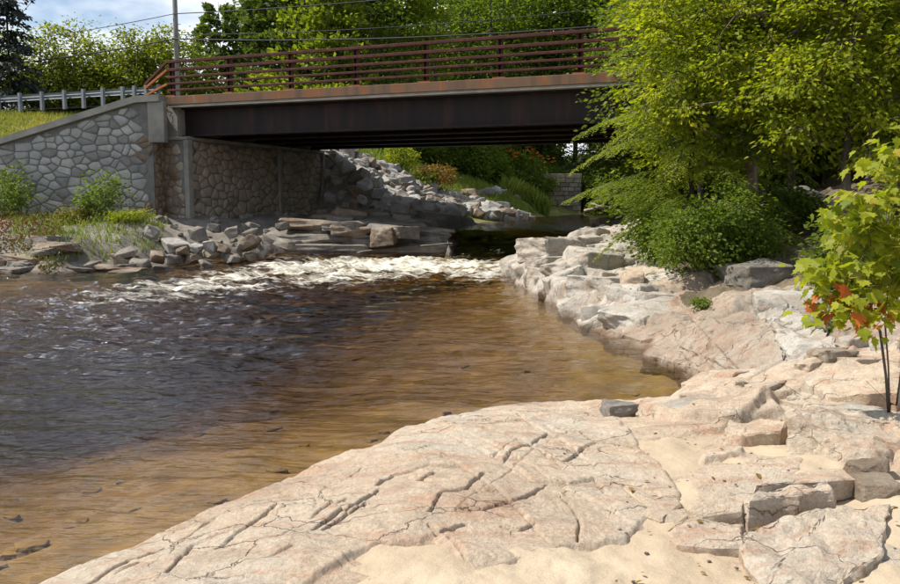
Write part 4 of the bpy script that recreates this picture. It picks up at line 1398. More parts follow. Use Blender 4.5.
MB().beam(tb(TB0, BW / 2, DECK - 0.27), tb(TB1, BW / 2, DECK - 0.27), BW + 0.16, 0.22).build('deck_slab', M['conc'], br)
for s_ in (-0.06, BW + 0.06):
    MB().beam(tb(TB0, s_, DECK - 0.15), tb(TB1, s_, DECK - 0.15), 0.30, 0.30).build('fascia_beam', M['fascia'], br, bevel=0.015)
    MB().beam(tb(TB0, s_, DECK - 0.35), tb(TB1, s_, DECK - 0.35), 0.26, 0.08).build('drip_edge', M['conc'], br)
for k in range(5):
    s_ = 0.42 + k * (BW - 0.84) / 4
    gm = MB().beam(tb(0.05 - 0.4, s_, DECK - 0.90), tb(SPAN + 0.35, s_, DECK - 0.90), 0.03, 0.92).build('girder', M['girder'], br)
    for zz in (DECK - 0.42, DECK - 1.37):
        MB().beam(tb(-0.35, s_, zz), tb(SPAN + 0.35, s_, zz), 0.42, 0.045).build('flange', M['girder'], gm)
    for q in range(12):
        a = 0.4 + q * (SPAN - 0.8) / 11
        MB().box(tb(a, s_, DECK - 0.90), U, N, ZUP, 0.012, 0.18, 0.44).build('stiffener', M['girder'], gm) if k > 0 else None
for q in range(5):
    a = 0.5 + q * (SPAN - 1) / 4
    MB().beam(tb(a, 0.42, DECK - 0.85), tb(a, BW - 0.42, DECK - 0.85), 0.03, 0.5).build('cross_frame', M['girder'], br)
for k in range(5):
    s_ = 0.42 + k * (BW - 0.84) / 4
    MB().box(tb(-0.18, s_, SEAT + 0.013), U, N, ZUP, 0.2, 0.26, 0.013).build('bearing', M['girder'], br)
# railing: post pitch as seen
PITCHP = (Vector((B6.x, B6.y, 0)) - Vector((B0.x, B0.y, 0))).length / 6
t0 = ts(B0.x, B0.y)[0]
RAILH = 1.27
rmesh = {}
for s_, nmx in ((-0.06, 'near'), (BW + 0.06, 'far')):
    rl = bpy.data.objects.new('railing', None)
    rl.location = tb(t0, s_, DECK) - origin(br)
    link(rl, br)
    tmax = t0 + PITCHP * 9.2
    for zz, hh_, ww_ in ((1.22, 0.10, 0.12), (0.94, 0.10, 0.10), (0.68, 0.085, 0.09), (0.45, 0.075, 0.09), (0.22, 0.075, 0.09)):
        MB().beam(tb(t0 - 0.12, s_ - 0.03, DECK + zz), tb(tmax, s_ - 0.03, DECK + zz), ww_, hh_).build('rail', M['rust'], rl, bevel=0.012)
    for k in range(10):
        a = t0 + PITCHP * k
        b = MB()
        for e in (-0.055, 0.055):
            b.box(tb(a + e, s_ + 0.075, DECK + 0.64), U, N, ZUP, 0.016, 0.075, 0.62)
        b.box(tb(a, s_ + 0.12, DECK + 0.62), U, N, ZUP, 0.055, 0.012, 0.58)
        po = b.build('post', M['rust'], rl)
        MB().box(tb(a, s_ + 0.03, DECK + 0.02), U, N, ZUP, 0.20, 0.14, 0.022).build('base_plate', M['rustor'], rl)
    # end rails running down to the guard rail
    for z0, z1 in ((1.22, 0.52), (0.94, 0.38), (0.45, 0.12)):
        MB().beam(tb(t0 - 0.13, s_ - 0.03, DECK + z0), tb(t0 - 1.25, s_ + 0.12, DECK + z1), 0.09, 0.08).build('end_rail', M['rust' if z0 > 1 else 'rustor'], rl)
# road
rd = MB().beam(tb(-70, BW / 2, DECK - 0.14), tb(SPAN + 60, BW / 2, DECK - 0.14), BW - 0.7, 0.03).build('road', M['asphalt'])
rd["kind"] = 'structure'
for s_ in (BW / 2 - 0.07, BW / 2 + 0.07):
    ln = MB().beam(tb(-70, s_, DECK - 0.121), tb(SPAN + 60, s_, DECK - 0.121), 0.1, 0.002).build('centre_line', simple('yellow_paint' if s_ < BW / 2 else 'yellow_paint_worn', [(0.3, (0.5, 0.33, 0.05)), (0.7, (0.62, 0.42, 0.08))], 4, 0.8), rd)

# guard rail on the approach
for s_, lab in ((0.25, 'galvanised guard rail with close-set posts leading up to the red bridge railing'), (BW - 0.25, 'galvanised guard rail on the far side of the approach road')):
    sg = 1 if s_ > 1 else -1
    gr = thing('guard_rail', tb(-1.5, s_, DECK - 0.2), lab, 'guard rail')
    prof_ = [(-.12, 0), (-.08, .035), (-.035, .035), (0, 0), (.035, .035), (.08, .035), (.12, 0)]
    b = MB()
    aS, aE = tb(-1.25, s_, DECK + 0.33), tb(-34, s_, DECK + 0.30)
    vs = [aS + ZUP * z_ + N * (q_ * sg * -1) for z_, q_ in prof_] + [aE + ZUP * z_ + N * (q_ * sg * -1) for z_, q_ in prof_]
    vs += [v + N * (0.006 * sg) for v in vs]
    fs = [(i, i + 1, i + 8, i + 7) for i in range(6)] + [(14 + i, 21 + i, 22 + i, 15 + i) for i in range(6)]
    b.add(vs, fs)
    b.build('beam', M['galv'], gr)
    d = 1.3
    k = 0
    while d < 33:
        MB().box(tb(-d, s_ + sg * 0.11, DECK + 0.14), U, N, ZUP, 0.055, 0.06, 0.36).build('post', M['galv'], gr)
        d += 0.55 if k < 3 else (0.95 if k < 6 else 1.15)
        k += 1

# utility poles and cables
pole_spots = [(atY(178, 96, 46.0), 12.5, 0.15, 'grey wooden utility pole standing behind the left end of the bridge railing'), (atY(237, 90, 88.0), 13.0, 0.16, 'distant wooden utility pole rising among the trees behind the bridge')]
pole_spots[0][0].z = DECK - 0.8
pole_spots[1][0].z = 5.0
pts_top = []
for p, h, r, lab in pole_spots:
    if p.y > 80:
        h = atY(237, 27, 88).z - 5.0
    po = thing('utility_pole', p, lab, 'utility pole')
    MB().tube([p - ZUP * 1.5, p + ZUP * h * 0.5, p + ZUP * h], [r, r * 0.85, r * 0.7], 10).build('shaft', M['pole'], po, True)
    if p.y < 80:
        MB().beam(p + ZUP * (h - 0.6) - N * 1.2, p + ZUP * (h - 0.6) + N * 1.2, 0.1, 0.12).build('cross_arm', M['pole'], po)
        for e in (-1.1, 0.6, 1.1):
            MB().tube([p + ZUP * (h - 0.54) + N * e, p + ZUP * (h - 0.36) + N * e], [0.05, 0.035], 8).build('insulator', M['glass'], po)
P1 = pole_spots[0][0]


def cable(a, c, sag, r, label, n_=28):
    pts = []
    for i in range(n_ + 1):
        u = i / n_
        pts.append(a.lerp(c, u) - ZUP * (sag * 4 * u * (1 - u)))
    o = MB().tube(pts, r, 5).build('overhead_cable', M['wire'], None, True)
    return tag(o, label, 'cable', 'overhead cables along the road')


def onpole(px, py):
    return atY(px, py, P1.y - 0.2)


cL = lambda py, z: Vector((P1.x - 33, P1.y + 13, z))
cR = lambda z: Vector((P1.x + 42, P1.y - 17, z))
low, mid_, top_ = onpole(178, 39).z, onpole(178, 35).z, onpole(178, 14).z
pz = lambda z: Vector((P1.x, P1.y - 0.2, z))
cable(pz(low), cL(0, low + 0.6), 0.9, 0.035, 'thick dark cable running left from the grey pole across the maples')
cable(pz(low), cR(low + 0.2), 1.1, 0.035, 'lowest dark cable running right from the grey pole above the railing')
cable(pz(mid_), cR(mid_ + 1.0), 1.0, 0.018, 'thin middle cable running right from the grey pole before the trees')
cable(pz(top_), cL(0, top_ + 0.2), 0.8, 0.02, 'thin upper cable running left from the grey pole against the sky')
cable(pz(top_), cR(top_ + 1.2), 0.8, 0.025, 'uppermost cable running right from the grey pole over the tall trees')

# old stone pier on the far bank
pc = atY(562, 212, 64.0)
pg = 0.9
pier = thing('stone_pier', (pc.x, pc.y, pg), 'old squared-stone pier standing in the far bank beyond the bridge', 'pier')
MB().box((pc.x, pc.y + 1.0, pg + 1.45), (1, 0, 0), (0, 1, 0), (0, 0, 1), 1.33, 0.98, 1.55).build('core', M['mortar'], pier)
rp = random.Random(3)
z = pg + 0.0
while z < pg + 2.9:
    hgt = rp.uniform(0.26, 0.40)
    x = -1.4
    while x < 1.36:
        wd = min(rp.uniform(0.35, 0.75), 1.4 - x)
        MB().box((pc.x + x + wd / 2, pc.y + rp.uniform(-.03, .03), z + hgt / 2), (1, 0, 0), (0, 1, 0), (0, 0, 1), wd / 2 - 0.015, 0.12, hgt / 2 - 0.015).build('stone', rp.choice([M['facing_dark'], M['rockg'], M['facing_dark']]), pier, bevel=0.02)
        x += wd
    y = 0.15
    while y < 1.95:
        wd = min(rp.uniform(0.4, 0.8), 2.0 - y)
        for sgn in (-1, 1):
            MB().box((pc.x + sgn * 1.34, pc.y + y + wd / 2, z + hgt / 2), (1, 0, 0), (0, 1, 0), (0, 0, 1), 0.1, wd / 2 - 0.015, hgt / 2 - 0.015).build('stone', M['facing_dark'], pier)
        y += wd
    z += hgt
# driftwood
for i, (x0, y0, x1, y1, r, lab) in enumerate(((584, 211, 612, 208, .12, 'bleached driftwood log lying at the foot of the old pier'), (590, 203, 604, 211, .08, 'thin driftwood branch leaning on the log by the old pier'),
                                              (596, 206, 618, 211, .07, 'forked driftwood stick beside the log by the old pier'))):
    a_, c_ = atY(x0, y0, 62.5 - i * 0.25), atY(x1, y1, 62.0 - i * 0.25)
    m_ = a_.lerp(c_, 0.5) + ZUP * 0.12
    o = MB().tube([a_, m_, c_], [r, r * 0.9, r * 0.5], 7).build('driftwood', M['drift'], None, True)
    tag(o, lab, 'driftwood', 'driftwood by the pier')

# ------------------------------------------------------------------ vegetation
LEAF2 = np.array([(0, 0, 0), (-.30, .34, .07), (-.21, .72, .05), (0, 1, -.04), (.21, .72, .05), (.30, .34, .07)], float)
LEAF2F = np.array([(0, 3, 2, 1), (0, 5, 4, 3)])
LEAF1 = np.array([(0, 0, 0), (-.34, .45, .05), (0, 1, 0), (.34, .45, .05)], float)
LEAF1F = np.array([(0, 3, 2, 1)])
BLADE = np.array([(-.5, 0, 0), (.5, 0, 0), (.3, .6, .10), (-.3, .6, .10), (.05, 1, .28), (-.05, 1, .28)], float)
BLADEF = np.array([(0, 1, 2, 3), (3, 2, 4, 5)])


def nrmz(a):
    return a / (np.linalg.norm(a, axis=-1, keepdims=True) + 1e-9)


def leaves_mesh(name, pos, fwd, nor, size, rnd, mat, shape=LEAF2, faces=LEAF2F, width=None):
    """one mesh of many small leaves; arrays per leaf"""
    Y = nrmz(fwd)
    X = nrmz(np.cross(Y, nor))
    Z = np.cross(X, Y)
    size = size[:, None, None]
    wd = size if width is None else width[:, None, None]
    V = pos[:, None, :] + size * (shape[None, :, 1:2] * Y[:, None, :] + shape[None, :, 2:3] * Z[:, None, :]) + wd * shape[None, :, 0:1] * X[:, None, :]
    k = len(shape)
    F = faces[None] + (np.arange(len(pos)) * k)[:, None, None]
    return npmesh(name, V.reshape(-1, 3), F.reshape(-1, 4), mat, False, {'rnd': np.repeat(rnd, k)})


class Skeleton:
    def __init__(s, pts, rng):
        s.p = [np.array(q, float) for q in pts]
        s.par = [-1] + list(range(len(pts) - 1))
        s.rng = rng
        s.tips = []

    def connect(s, c, up=0.25, pen=0.35):
        P = np.array(s.p)
        d = np.linalg.norm(P - c, axis=1) + pen * np.clip(P[:, 2] - c[2] + 0.1, 0, 99) * 3
        j = int(np.argmin(d))
        a = s.p[j]
        L = np.linalg.norm(c - a)
        n = max(2, min(5, int(L / 0.35) + 1))
        prev = j
        bend = s.rng.normal(size=3) * 0.07 * L + np.array([0, 0, up * 0.35 * L])
        for i in range(1, n + 1):
            u = i / n
            q = a + (c - a) * u + bend * 4 * u * (1 - u) * 0.6
            s.p.append(q)
            s.par.append(prev)
            prev = len(s.p) - 1
        s.tips.append(prev)
        return prev

    def radii(s, r_tip, expo=2.4, rmax=None):
        w = np.zeros(len(s.p))
        for t_ in s.tips:
            w[t_] += 1
        for i in range(len(s.p) - 1, 0, -1):
            w[i] = max(w[i], 1)
            w[s.par[i]] += w[i]
        r = r_tip * w ** (1 / expo)
        if rmax:
            r = r * min(1.0, rmax / r[0])
        return np.maximum(r, r_tip * 0.8)

    def mesh(s, name, mat, r_tip, expo=2.4, rmax=None, n=5):
        r = s.radii(r_tip, expo, rmax)
        kids = {}
        for i, p in enumerate(s.par):
            kids.setdefault(p, []).append(i)
        mb = MB()
        # chains
        stack = [(0, None)]
        while stack:
            st, frm = stack.pop()
            ch, rd_ = ([s.p[frm]] if frm is not None else []), ([min(r[frm], r[st] * 1.25)] if frm is not None else [])
            i = st
            while True:
                ch.append(s.p[i])
                rd_.append(r[i])
                ks = sorted(kids.get(i, []), key=lambda q: -r[q])
                for q in ks[1:]:
                    stack.append((q, i))
                if not ks:
                    break
                i = ks[0]
            if len(ch) > 1:
                mb.tube([Vector(q) for q in ch], rd_, n)
        me = bpy.data.meshes.new(name)
        me.from_pydata(mb.v, [], mb.f)
        me.polygons.foreach_set("use_smooth", [True] * len(mb.f))
        me.materials.append(mat)
        return me


def crown_points(rng, ell, n, shell=0.45):
    out = []
    vol = np.array([e[3] * e[4] * e[5] for e in ell]) ** 0.8
    vol = vol / vol.sum()
    while len(out) < n:
        e = ell[rng.choice(len(ell), p=vol)]
        v = rng.normal(size=3)
        v /= np.linalg.norm(v)
        u = rng.uniform(shell ** 3, 1) ** (1 / 3)
        out.append(np.array(e[:3]) + v * u * np.array(e[3:6]))
    return np.array(out)


def broadleaf(seed, trunk, ell, ncl, per, cr, lsize, lmat, bmat, r_tip=0.008, rmax=None, flat=0.45, shell=0.4, shape=LEAF2, faces=LEAF2F, droop=0.25, tilt=0.55, expo=2.4, zmin=None, sides=5):
    """returns (wood mesh, leaf mesh) in local space"""
    rng = np.random.RandomState(seed)
    sk = Skeleton(trunk, rng)
    C = crown_points(rng, ell, ncl, shell)
    if zmin is not None:
        C = C[C[:, 2] > zmin]
    ax = np.array(trunk)
    dist = np.array([np.linalg.norm(ax - c, axis=1).min() for c in C])
    for i in np.argsort(dist):
        sk.connect(C[i])
    # leaves: a loose flattened spray at each branch end
    pos, fw, no, sz, rn = [], [], [], [], []
    ctr = np.mean([e[:3] for e in ell], axis=0)
    for c in C:
        k = max(3, int(per * rng.uniform(0.6, 1.4)))
        rad = cr * rng.uniform(0.7, 1.3)
        out = nrmz(c - ctr + rng.normal(size=3) * 0.3)
        g_ = rng.normal(size=(k, 3)) * 0.5
        g_[:, 2] *= flat
        # the spray leans outwards and hangs a little
        q = c + g_ * rad + out * np.abs(g_[:, :1]) * rad * 0.4
        q[:, 2] -= droop * rad * (g_[:, 0] ** 2 + g_[:, 1] ** 2)
        pos.append(q)
        f = g_ * np.array([1, 1, 0.3]) + rng.normal(size=(k, 3)) * 0.25 + out * 0.3
        f[:, 2] -= 0.25
        fw.append(f)
        nn_ = np.array([0, 0, 1.0]) + rng.normal(size=(k, 3)) * tilt + out * 0.25
        no.append(nn_)
        sz.append(lsize * rng.uniform(0.65, 1.25, k))
        rn.append(np.clip(rng.normal(0.45, 0.18, k) + rng.normal(0, 0.14), 0, 1))
    lm = leaves_mesh('crown', np.concatenate(pos), np.concatenate(fw), np.concatenate(no), np.concatenate(sz), np.concatenate(rn), lmat, shape, faces)
    wm = sk.mesh('trunk', bmat, r_tip, expo, rmax, sides)
    return wm, lm


def plant(name, loc, wm, lm, label, cat, group=None, rz=0.0, sc=1.0, szz=None, wname='trunk', lname='crown'):
    o = thing(name, loc, label, cat, group)
    o.rotation_euler = (0, 0, rz)
    o.scale = (sc, sc, szz or sc)
    a = obj(wname, wm, o)
    b_ = obj(lname, lm, o)
    b_["kind"] = 'stuff'
    return o


def wob(rng, h, n, lean=(0, 0), amp=0.04):
    return [(lean[0] * (i / n) + rng.normal() * amp * (i > 0), lean[1] * (i / n) + rng.normal() * amp * (i > 0), -0.3 + (h + 0.3) * i / n) for i in range(n + 1)]


# ---- prototypes for the woods behind the bridge (about 12 m tall)
def proto_broad(seed, lmat, h=12.0, w=2.6, ncl=170, per=34, ls=0.26, low=2.0):
    r = np.random.RandomState(seed)
    ell = [(0, 0, h * 0.62, w, w, h * 0.36)]
    for k in range(5):
        a = r.uniform(0, 6.28)
        ell.append((math.cos(a) * w * 0.6, math.sin(a) * w * 0.6, r.uniform(low + 1, h * 0.8), w * 0.62, w * 0.62, h * 0.16))
    return broadleaf(seed, wob(r, h * 0.85, 8), ell, ncl, per, 0.95, ls, lmat, M['bark'], 0.018, 0.2, 0.5, 0.35, LEAF1, LEAF1F, 0.2, 0.6, 2.4, low * 0.7, 4)


def proto_pine(seed, lmat, h=13.0, w=2.7, low=2.0):
    """open pine: level tiers of tufted boughs"""
    rng = np.random.RandomState(seed)
    tr = wob(rng, h, 9, (0, 0), 0.05)
    sk = Skeleton(tr, rng)
    pos, fw, no, sz, rn = [], [], [], [], []
    z = low
    while z < h - 0.3:
        f = 1 - (z - low) / (h - low)
        for k in range(rng.randint(3, 6)):
            a = rng.uniform(0, 6.28)
            L = w * (f ** 0.6) * rng.uniform(0.55, 1.05) + 0.3
            c = np.array([math.cos(a) * L, math.sin(a) * L, z + L * rng.uniform(0.0, 0.22)])
            sk.connect(c, 0.05, 0.6)
            m = int(60 * L / 2 + 14)
            u = rng.uniform(0.25, 1.05, m) ** 0.8
            lat = rng.normal(size=m) * 0.26 * L * u
            q = np.c_[math.cos(a) * L * u - math.sin(a) * lat, math.sin(a) * L * u + math.cos(a) * lat, z + (c[2] - z) * u + rng.normal(size=m) * 0.10 + 0.06]
            pos.append(q)
            d = np.c_[np.full(m, math.cos(a)), np.full(m, math.sin(a)), np.full(m, 0.35)] + rng.normal(size=(m, 3)) * 0.55
            fw.append(d)
            no.append(np.array([0, 0, 1.0]) + rng.normal(size=(m, 3)) * 0.7)
            sz.append(rng.uniform(0.20, 0.42, m))
            rn.append(np.clip(rng.normal(0.45, 0.2, m) + rng.normal(0, .1), 0, 1))
        z += rng.uniform(0.32, 0.55)
    lm = leaves_mesh('crown', np.concatenate(pos), np.concatenate(fw), np.concatenate(no), np.concatenate(sz), np.concatenate(rn), lmat, LEAF1, LEAF1F)
    return sk.mesh('trunk', M['barkd'], 0.012, 2.4, 0.17, 5), lm


def proto_spruce(seed, lmat, h=15.0, w=2.0, low=1.0):
    rng = np.random.RandomState(seed)
    sk = Skeleton(wob(rng, h, 9, (0, 0), 0.02), rng)
    pos, fw, no, sz, rn = [], [], [], [], []
    z = low
    while z < h - 0.2:
        f = 1 - (z - low) / (h - low)
        for k in range(4):
            a = rng.uniform(0, 6.28)
            L = w * f ** 0.75 * rng.uniform(0.6, 1.1) + 0.15
            tip = np.array([math.cos(a) * L, math.sin(a) * L, z - L * 0.28])
            sk.connect(tip, 0.1, 0.05)
            m = int(46 * L) + 8
            u = rng.uniform(0.1, 1.0, m)
            lat = rng.normal(size=m) * 0.14 * L
            zz = z - L * 0.28 * u + 0.05 * np.sin(u * 3) - np.abs(rng.normal(size=m)) * 0.16
            pos.append(np.c_[math.cos(a) * L * u - math.sin(a) * lat, math.sin(a) * L * u + math.cos(a) * lat, zz])
            d = np.c_[np.full(m, math.cos(a)), np.full(m, math.sin(a)), np.full(m, -0.7)] + rng.normal(size=(m, 3)) * 0.4
            fw.append(d)
            no.append(np.array([0, 0, 1.0]) + rng.normal(size=(m, 3)) * 0.7)
            sz.append(rng.uniform(0.14, 0.32, m))
            rn.append(np.clip(rng.normal(0.45, 0.2, m), 0, 1))
        z += rng.uniform(0.34, 0.62)
    lm = leaves_mesh('crown', np.concatenate(pos), np.concatenate(fw), np.concatenate(no), np.concatenate(sz), np.concatenate(rn), lmat, LEAF1, LEAF1F)
    return sk.mesh('trunk', M['barkd'], 0.010, 2.4, 0.15, 5), lm


PT = {'by1': proto_broad(1, M['leaf_ym'], 9.5, 2.6, 260, 44, 0.24), 'by2': proto_broad(2, M['leaf_ym'], 9.5, 2.4, 240, 44, 0.24), 'bm1': proto_broad(3, M['leaf_m'], 14, 2.9, 210, 36, 0.24),
      'bm2': proto_broad(4, M['leaf_m'], 13, 2.5, 190, 36, 0.24), 'bd1': proto_broad(5, M['leaf_d'], 13, 3.0, 210, 36, 0.26), 'bd2': proto_broad(6, M['leaf_d'], 12, 2.6, 190, 36, 0.26),
      'pn1': proto_pine(7, M['needle'], 14, 2.8), 'pn2': proto_pine(8, M['needle_d'], 14, 2.8), 'pn3': proto_pine(9, M['needle_d'], 10, 2.1), 'sp1': proto_spruce(10, M['needle_b'], 17, 2.1, 1.2)}
KIND = {'by1': ('maple_tree', 'yellow-green maple'), 'by2': ('maple_tree', 'yellow-green maple'), 'bm1': ('broadleaf_tree', 'mid green leafy tree'), 'bm2': ('broadleaf_tree', 'mid green leafy tree'),
        'bd1': ('broadleaf_tree', 'dark green leafy tree'), 'bd2': ('broadleaf_tree', 'dark green leafy tree'), 'pn1': ('pine_tree', 'soft green pine'), 'pn2': ('pine_tree', 'dark green pine'), 'pn3': ('pine_tree', 'dark green pine'),
        'sp1': ('spruce_tree', 'blue-black spruce')}
RT = random.Random(12)
TREES = [  # px, distance, ground z, proto, scale, where
    (14, 50, 4.6, 'sp1', 1.0, 'behind the left end of the guard rail'),
    (-30, 52, 4.8, 'by2', 1.0, 'beside the blue-black spruce'),
    (45, 56, 4.4, 'by1', 0.94, 'behind the guard rail'), (78, 58, 4.4, 'by2', 0.96, 'behind the guard rail'), (105, 60, 4.4, 'by1', 0.90, 'behind the guard rail'), (132, 58, 4.4, 'by2', 0.92, 'behind the guard rail'),
    (158, 60, 4.4, 'by1', 1.03, 'behind the guard rail'), (186, 60, 4.4, 'by2', 0.90, 'behind the guard rail'), (60, 70, 4.8, 'bm2', .66, 'behind the maples'), (120, 74, 4.8, 'bm1', .62, 'behind the maples'), (160, 74, 4.8, 'pn3', 1.1, 'behind the maples'),
    (30, 74, 4.8, 'bm1', .6, 'behind the maples'), (92, 76, 4.8, 'bd2', .66, 'behind the maples'), (190, 76, 4.8, 'bd1', .66, 'behind the maples'),
    (222, 64, 4.8, 'pn3', 1.12, 'beside the distant pole'), (246, 66, 4.8, 'pn3', 1.18, 'beside the distant pole'), (208, 72, 4.8, 'pn2', .84, 'beside the distant pole'), (262, 58, 4.8, 'pn3', 1.0, 'beside the distant pole'),
    (288, 56, 4.5, 'pn2', 1.3, 'rising behind the bridge railing'), (318, 54, 4.4, 'pn1', 1.25, 'rising behind the bridge railing'), (352, 58, 4.4, 'pn2', 1.35, 'rising behind the bridge railing'), (338, 50, 4.3, 'pn1', .95, 'rising behind the bridge railing'),
    (385, 60, 4.2, 'bm1', 1.25, 'rising behind the bridge railing'), (408, 56, 4.2, 'pn1', 1.12, 'rising behind the bridge railing'), (372, 52, 4.2, 'bd2', .85, 'rising behind the bridge railing'),
    (436, 66, 4.4, 'bm2', 1.15, 'rising behind the bridge railing'), (462, 72, 5.0, 'bm1', 1.25, 'rising behind the bridge railing'), (490, 68, 5.0, 'bm2', 1.3, 'rising behind the bridge railing'),
    (520, 72, 5.0, 'bm1', 1.3, 'rising behind the bridge railing'), (548, 74, 5.5, 'bd1', 1.35, 'rising behind the bridge railing'), (575, 72, 5.5, 'bm2', 1.3, 'rising behind the bridge railing'), (600, 74, 5.5, 'bm1', 1.3, 'rising behind the bridge railing'),
    (630, 76, 5.5, 'bd1', 1.35, 'rising behind the bridge railing'), (665, 78, 5.5, 'bm1', 1.35, 'rising behind the bridge railing'), (700, 80, 5.5, 'bd1', 1.4, 'rising behind the bridge railing'),
    (300, 80, 6.0, 'bd1', 1.5, 'in the second row behind the bridge'), (335, 84, 6.0, 'bm1', 1.5, 'in the second row behind the bridge'), (368, 82, 6.0, 'bd1', 1.5, 'in the second row behind the bridge'), (398, 86, 6.0, 'bm1', 1.5, 'in the second row behind the bridge'),
    (428, 88, 6.0, 'bd2', 1.45, 'in the second row behind the bridge'), (455, 92, 6.0, 'bm2', 1.4, 'in the second row behind the bridge'), (485, 90, 6.0, 'bd1', 1.65, 'in the second row behind the bridge'), (515, 94, 6.0, 'bd2', 1.75, 'in the second row behind the bridge'),
    (545, 92, 6.0, 'bd1', 1.75, 'in the second row behind the bridge'), (575, 96, 6.0, 'bd2', 1.8, 'in the second row behind the bridge'), (610, 96, 6.0, 'bd1', 1.8, 'in the second row behind the bridge'), (272, 86, 6.0, 'pn2', 1.4, 'in the second row behind the bridge'),
    (390, 54, 3.4, 'bd2', .5, 'seen under the bridge'), (425, 56, 2.9, 'bd1', .5, 'seen under the bridge'), (452, 60, 3.0, 'bd2', .55, 'seen under the bridge'), (480, 64, 3.5, 'bd1', .55, 'seen under the bridge'),
    (600, 70, 3.0, 'bd1', .6, 'seen under the bridge'), (630, 68, 3.0, 'bd2', .65, 'seen under the bridge'), (590, 76, 4.5, 'bd2', .7, 'seen under the bridge'), (560, 74, 5.0, 'bd1', .6, 'seen under the bridge'),
    (535, 74, 5.0, 'bm2', .5, 'seen under the bridge'), (505, 72, 4.6, 'bd2', .55, 'seen under the bridge'), (360, 60, 4.2, 'bd1', .6, 'seen under the bridge'), (335, 62, 4.4, 'bd2', .6, 'seen under the bridge'),
    (650, 52, 2.6, 'bd1', .9, 'seen under the bridge'), (700, 50, 2.6, 'bd2', 1.0, 'seen under the bridge'), (760, 48, 3.0, 'bd1', 1.1, 'on the far side of the bridge'), (820, 46, 3.4, 'bd2', 1.2, 'on the far side of the bridge'), (890, 44, 3.6, 'bd1', 1.2, 'on the far side of the bridge'),
]
for px, Y, gz, k, sc, where in TREES:
    p = atY(px, 150, Y)
    nm, ds = KIND[k]
    plant(nm, (p.x, p.y, gz), *PT[k], ds + ' ' + where, 'tree', 'trees behind the bridge', RT.uniform(0, 6.28), sc * RT.uniform(.95, 1.05))

# ---- the trees on the right bank
rng0 = np.random.RandomState(77)


def hemlock(seed, H=9.0, Lmax=2.3, low=1.0, step=0.19, only=None):
    rng = np.random.RandomState(seed)
    sk = Skeleton(wob(rng, H, 10, (0, 0), 0.03), rng)
    pos, fw, no, sz, rn, wd = [], [], [], [], [], []
    z = low
    while z < H - 0.2:
        f = 1 - (z - low) / (H - low)
        for kk in range(3):
            a = rng.uniform(0, 6.28)
            L = Lmax * (0.25 + 0.75 * f ** 0.7) * rng.uniform(0.65, 1.08)
            dr = np.array([math.cos(a), math.sin(a), 0])
            sd_ = np.array([-math.sin(a), math.cos(a), 0])
            rise, dp = rng.uniform(0.0, 0.25), rng.uniform(0.30, 0.55)
            path = lambda u: np.array([0, 0, z]) + dr * L * u + np.array([0, 0, 1]) * L * (rise * u - dp * u ** 2.1)
            prev = int(np.argmin(np.abs(np.array([q[2] for q in sk.p[:11]]) - z)))
            for u in np.linspace(0.15, 1, 6):
                sk.p.append(path(u))
                sk.par.append(prev)
                prev = len(sk.p) - 1
            sk.tips.append(prev)
            br_rnd = rng.normal(0, .12)
            n_t = int(L / 0.075)
            for i in range(n_t):
                u = 0.12 + 0.88 * (i + rng.uniform(0, .8)) / n_t
                b0 = path(u)
                for sg in (-1, 1):
                    l2 = (0.62 * (1 - u) ** 0.8 * L * 0.5 + 0.10) * rng.uniform(0.6, 1.1)
                    td = nrmz(dr * 0.75 + sd_ * sg * 0.9 + np.array([0, 0, -0.25 - 0.3 * u]) + rng.normal(size=3) * 0.10)
                    m = max(3, int(l2 / 0.035))
                    q = np.linspace(0.1, 1, m)[:, None]
                    tp = b0 + td * l2 * q + np.array([0, 0, -0.22 * l2]) * q ** 2
                    lat = np.cross(td, np.array([0, 0, 1.0]))
                    for s2 in (-1, 1):
                        pos.append(tp)
                        fw.append(td * 0.8 + lat * s2 * 0.8 + rng.normal(size=(m, 3)) * 0.18 + np.array([0, 0, -0.22]))
                        no.append(np.array([0, 0, 1.0]) + rng.normal(size=(m, 3)) * 0.35)
                        sz.append(rng.uniform(0.045, 0.085, m) * (1.1 - 0.5 * q[:, 0]))
                        wd.append(np.full(m, 0.032))
                        rn.append(np.clip(0.35 + br_rnd + 0.35 * u * q[:, 0] + rng.normal(0, .1, m), 0, 1))
        z += step * rng.uniform(0.8, 1.2)
    lm = leaves_mesh('crown', np.concatenate(pos), np.concatenate(fw), np.concatenate(no), np.concatenate(sz), np.concatenate(rn), M['needle'], LEAF1, LEAF1F, np.concatenate(wd))
    return sk.mesh('trunk', M['barkd'], 0.006, 2.3, 0.12, 6), lm


p = atY(690, 262, 15.4)
wm, lm = hemlock(5, 9.5, 2.5, 0.9, 0.20)
plant('hemlock_tree', (p.x, p.y, on_ground(p.x, p.y)), wm, lm, 'feathery hemlock with drooping sprays in front of the right bridge end', 'tree', None, 0.6)

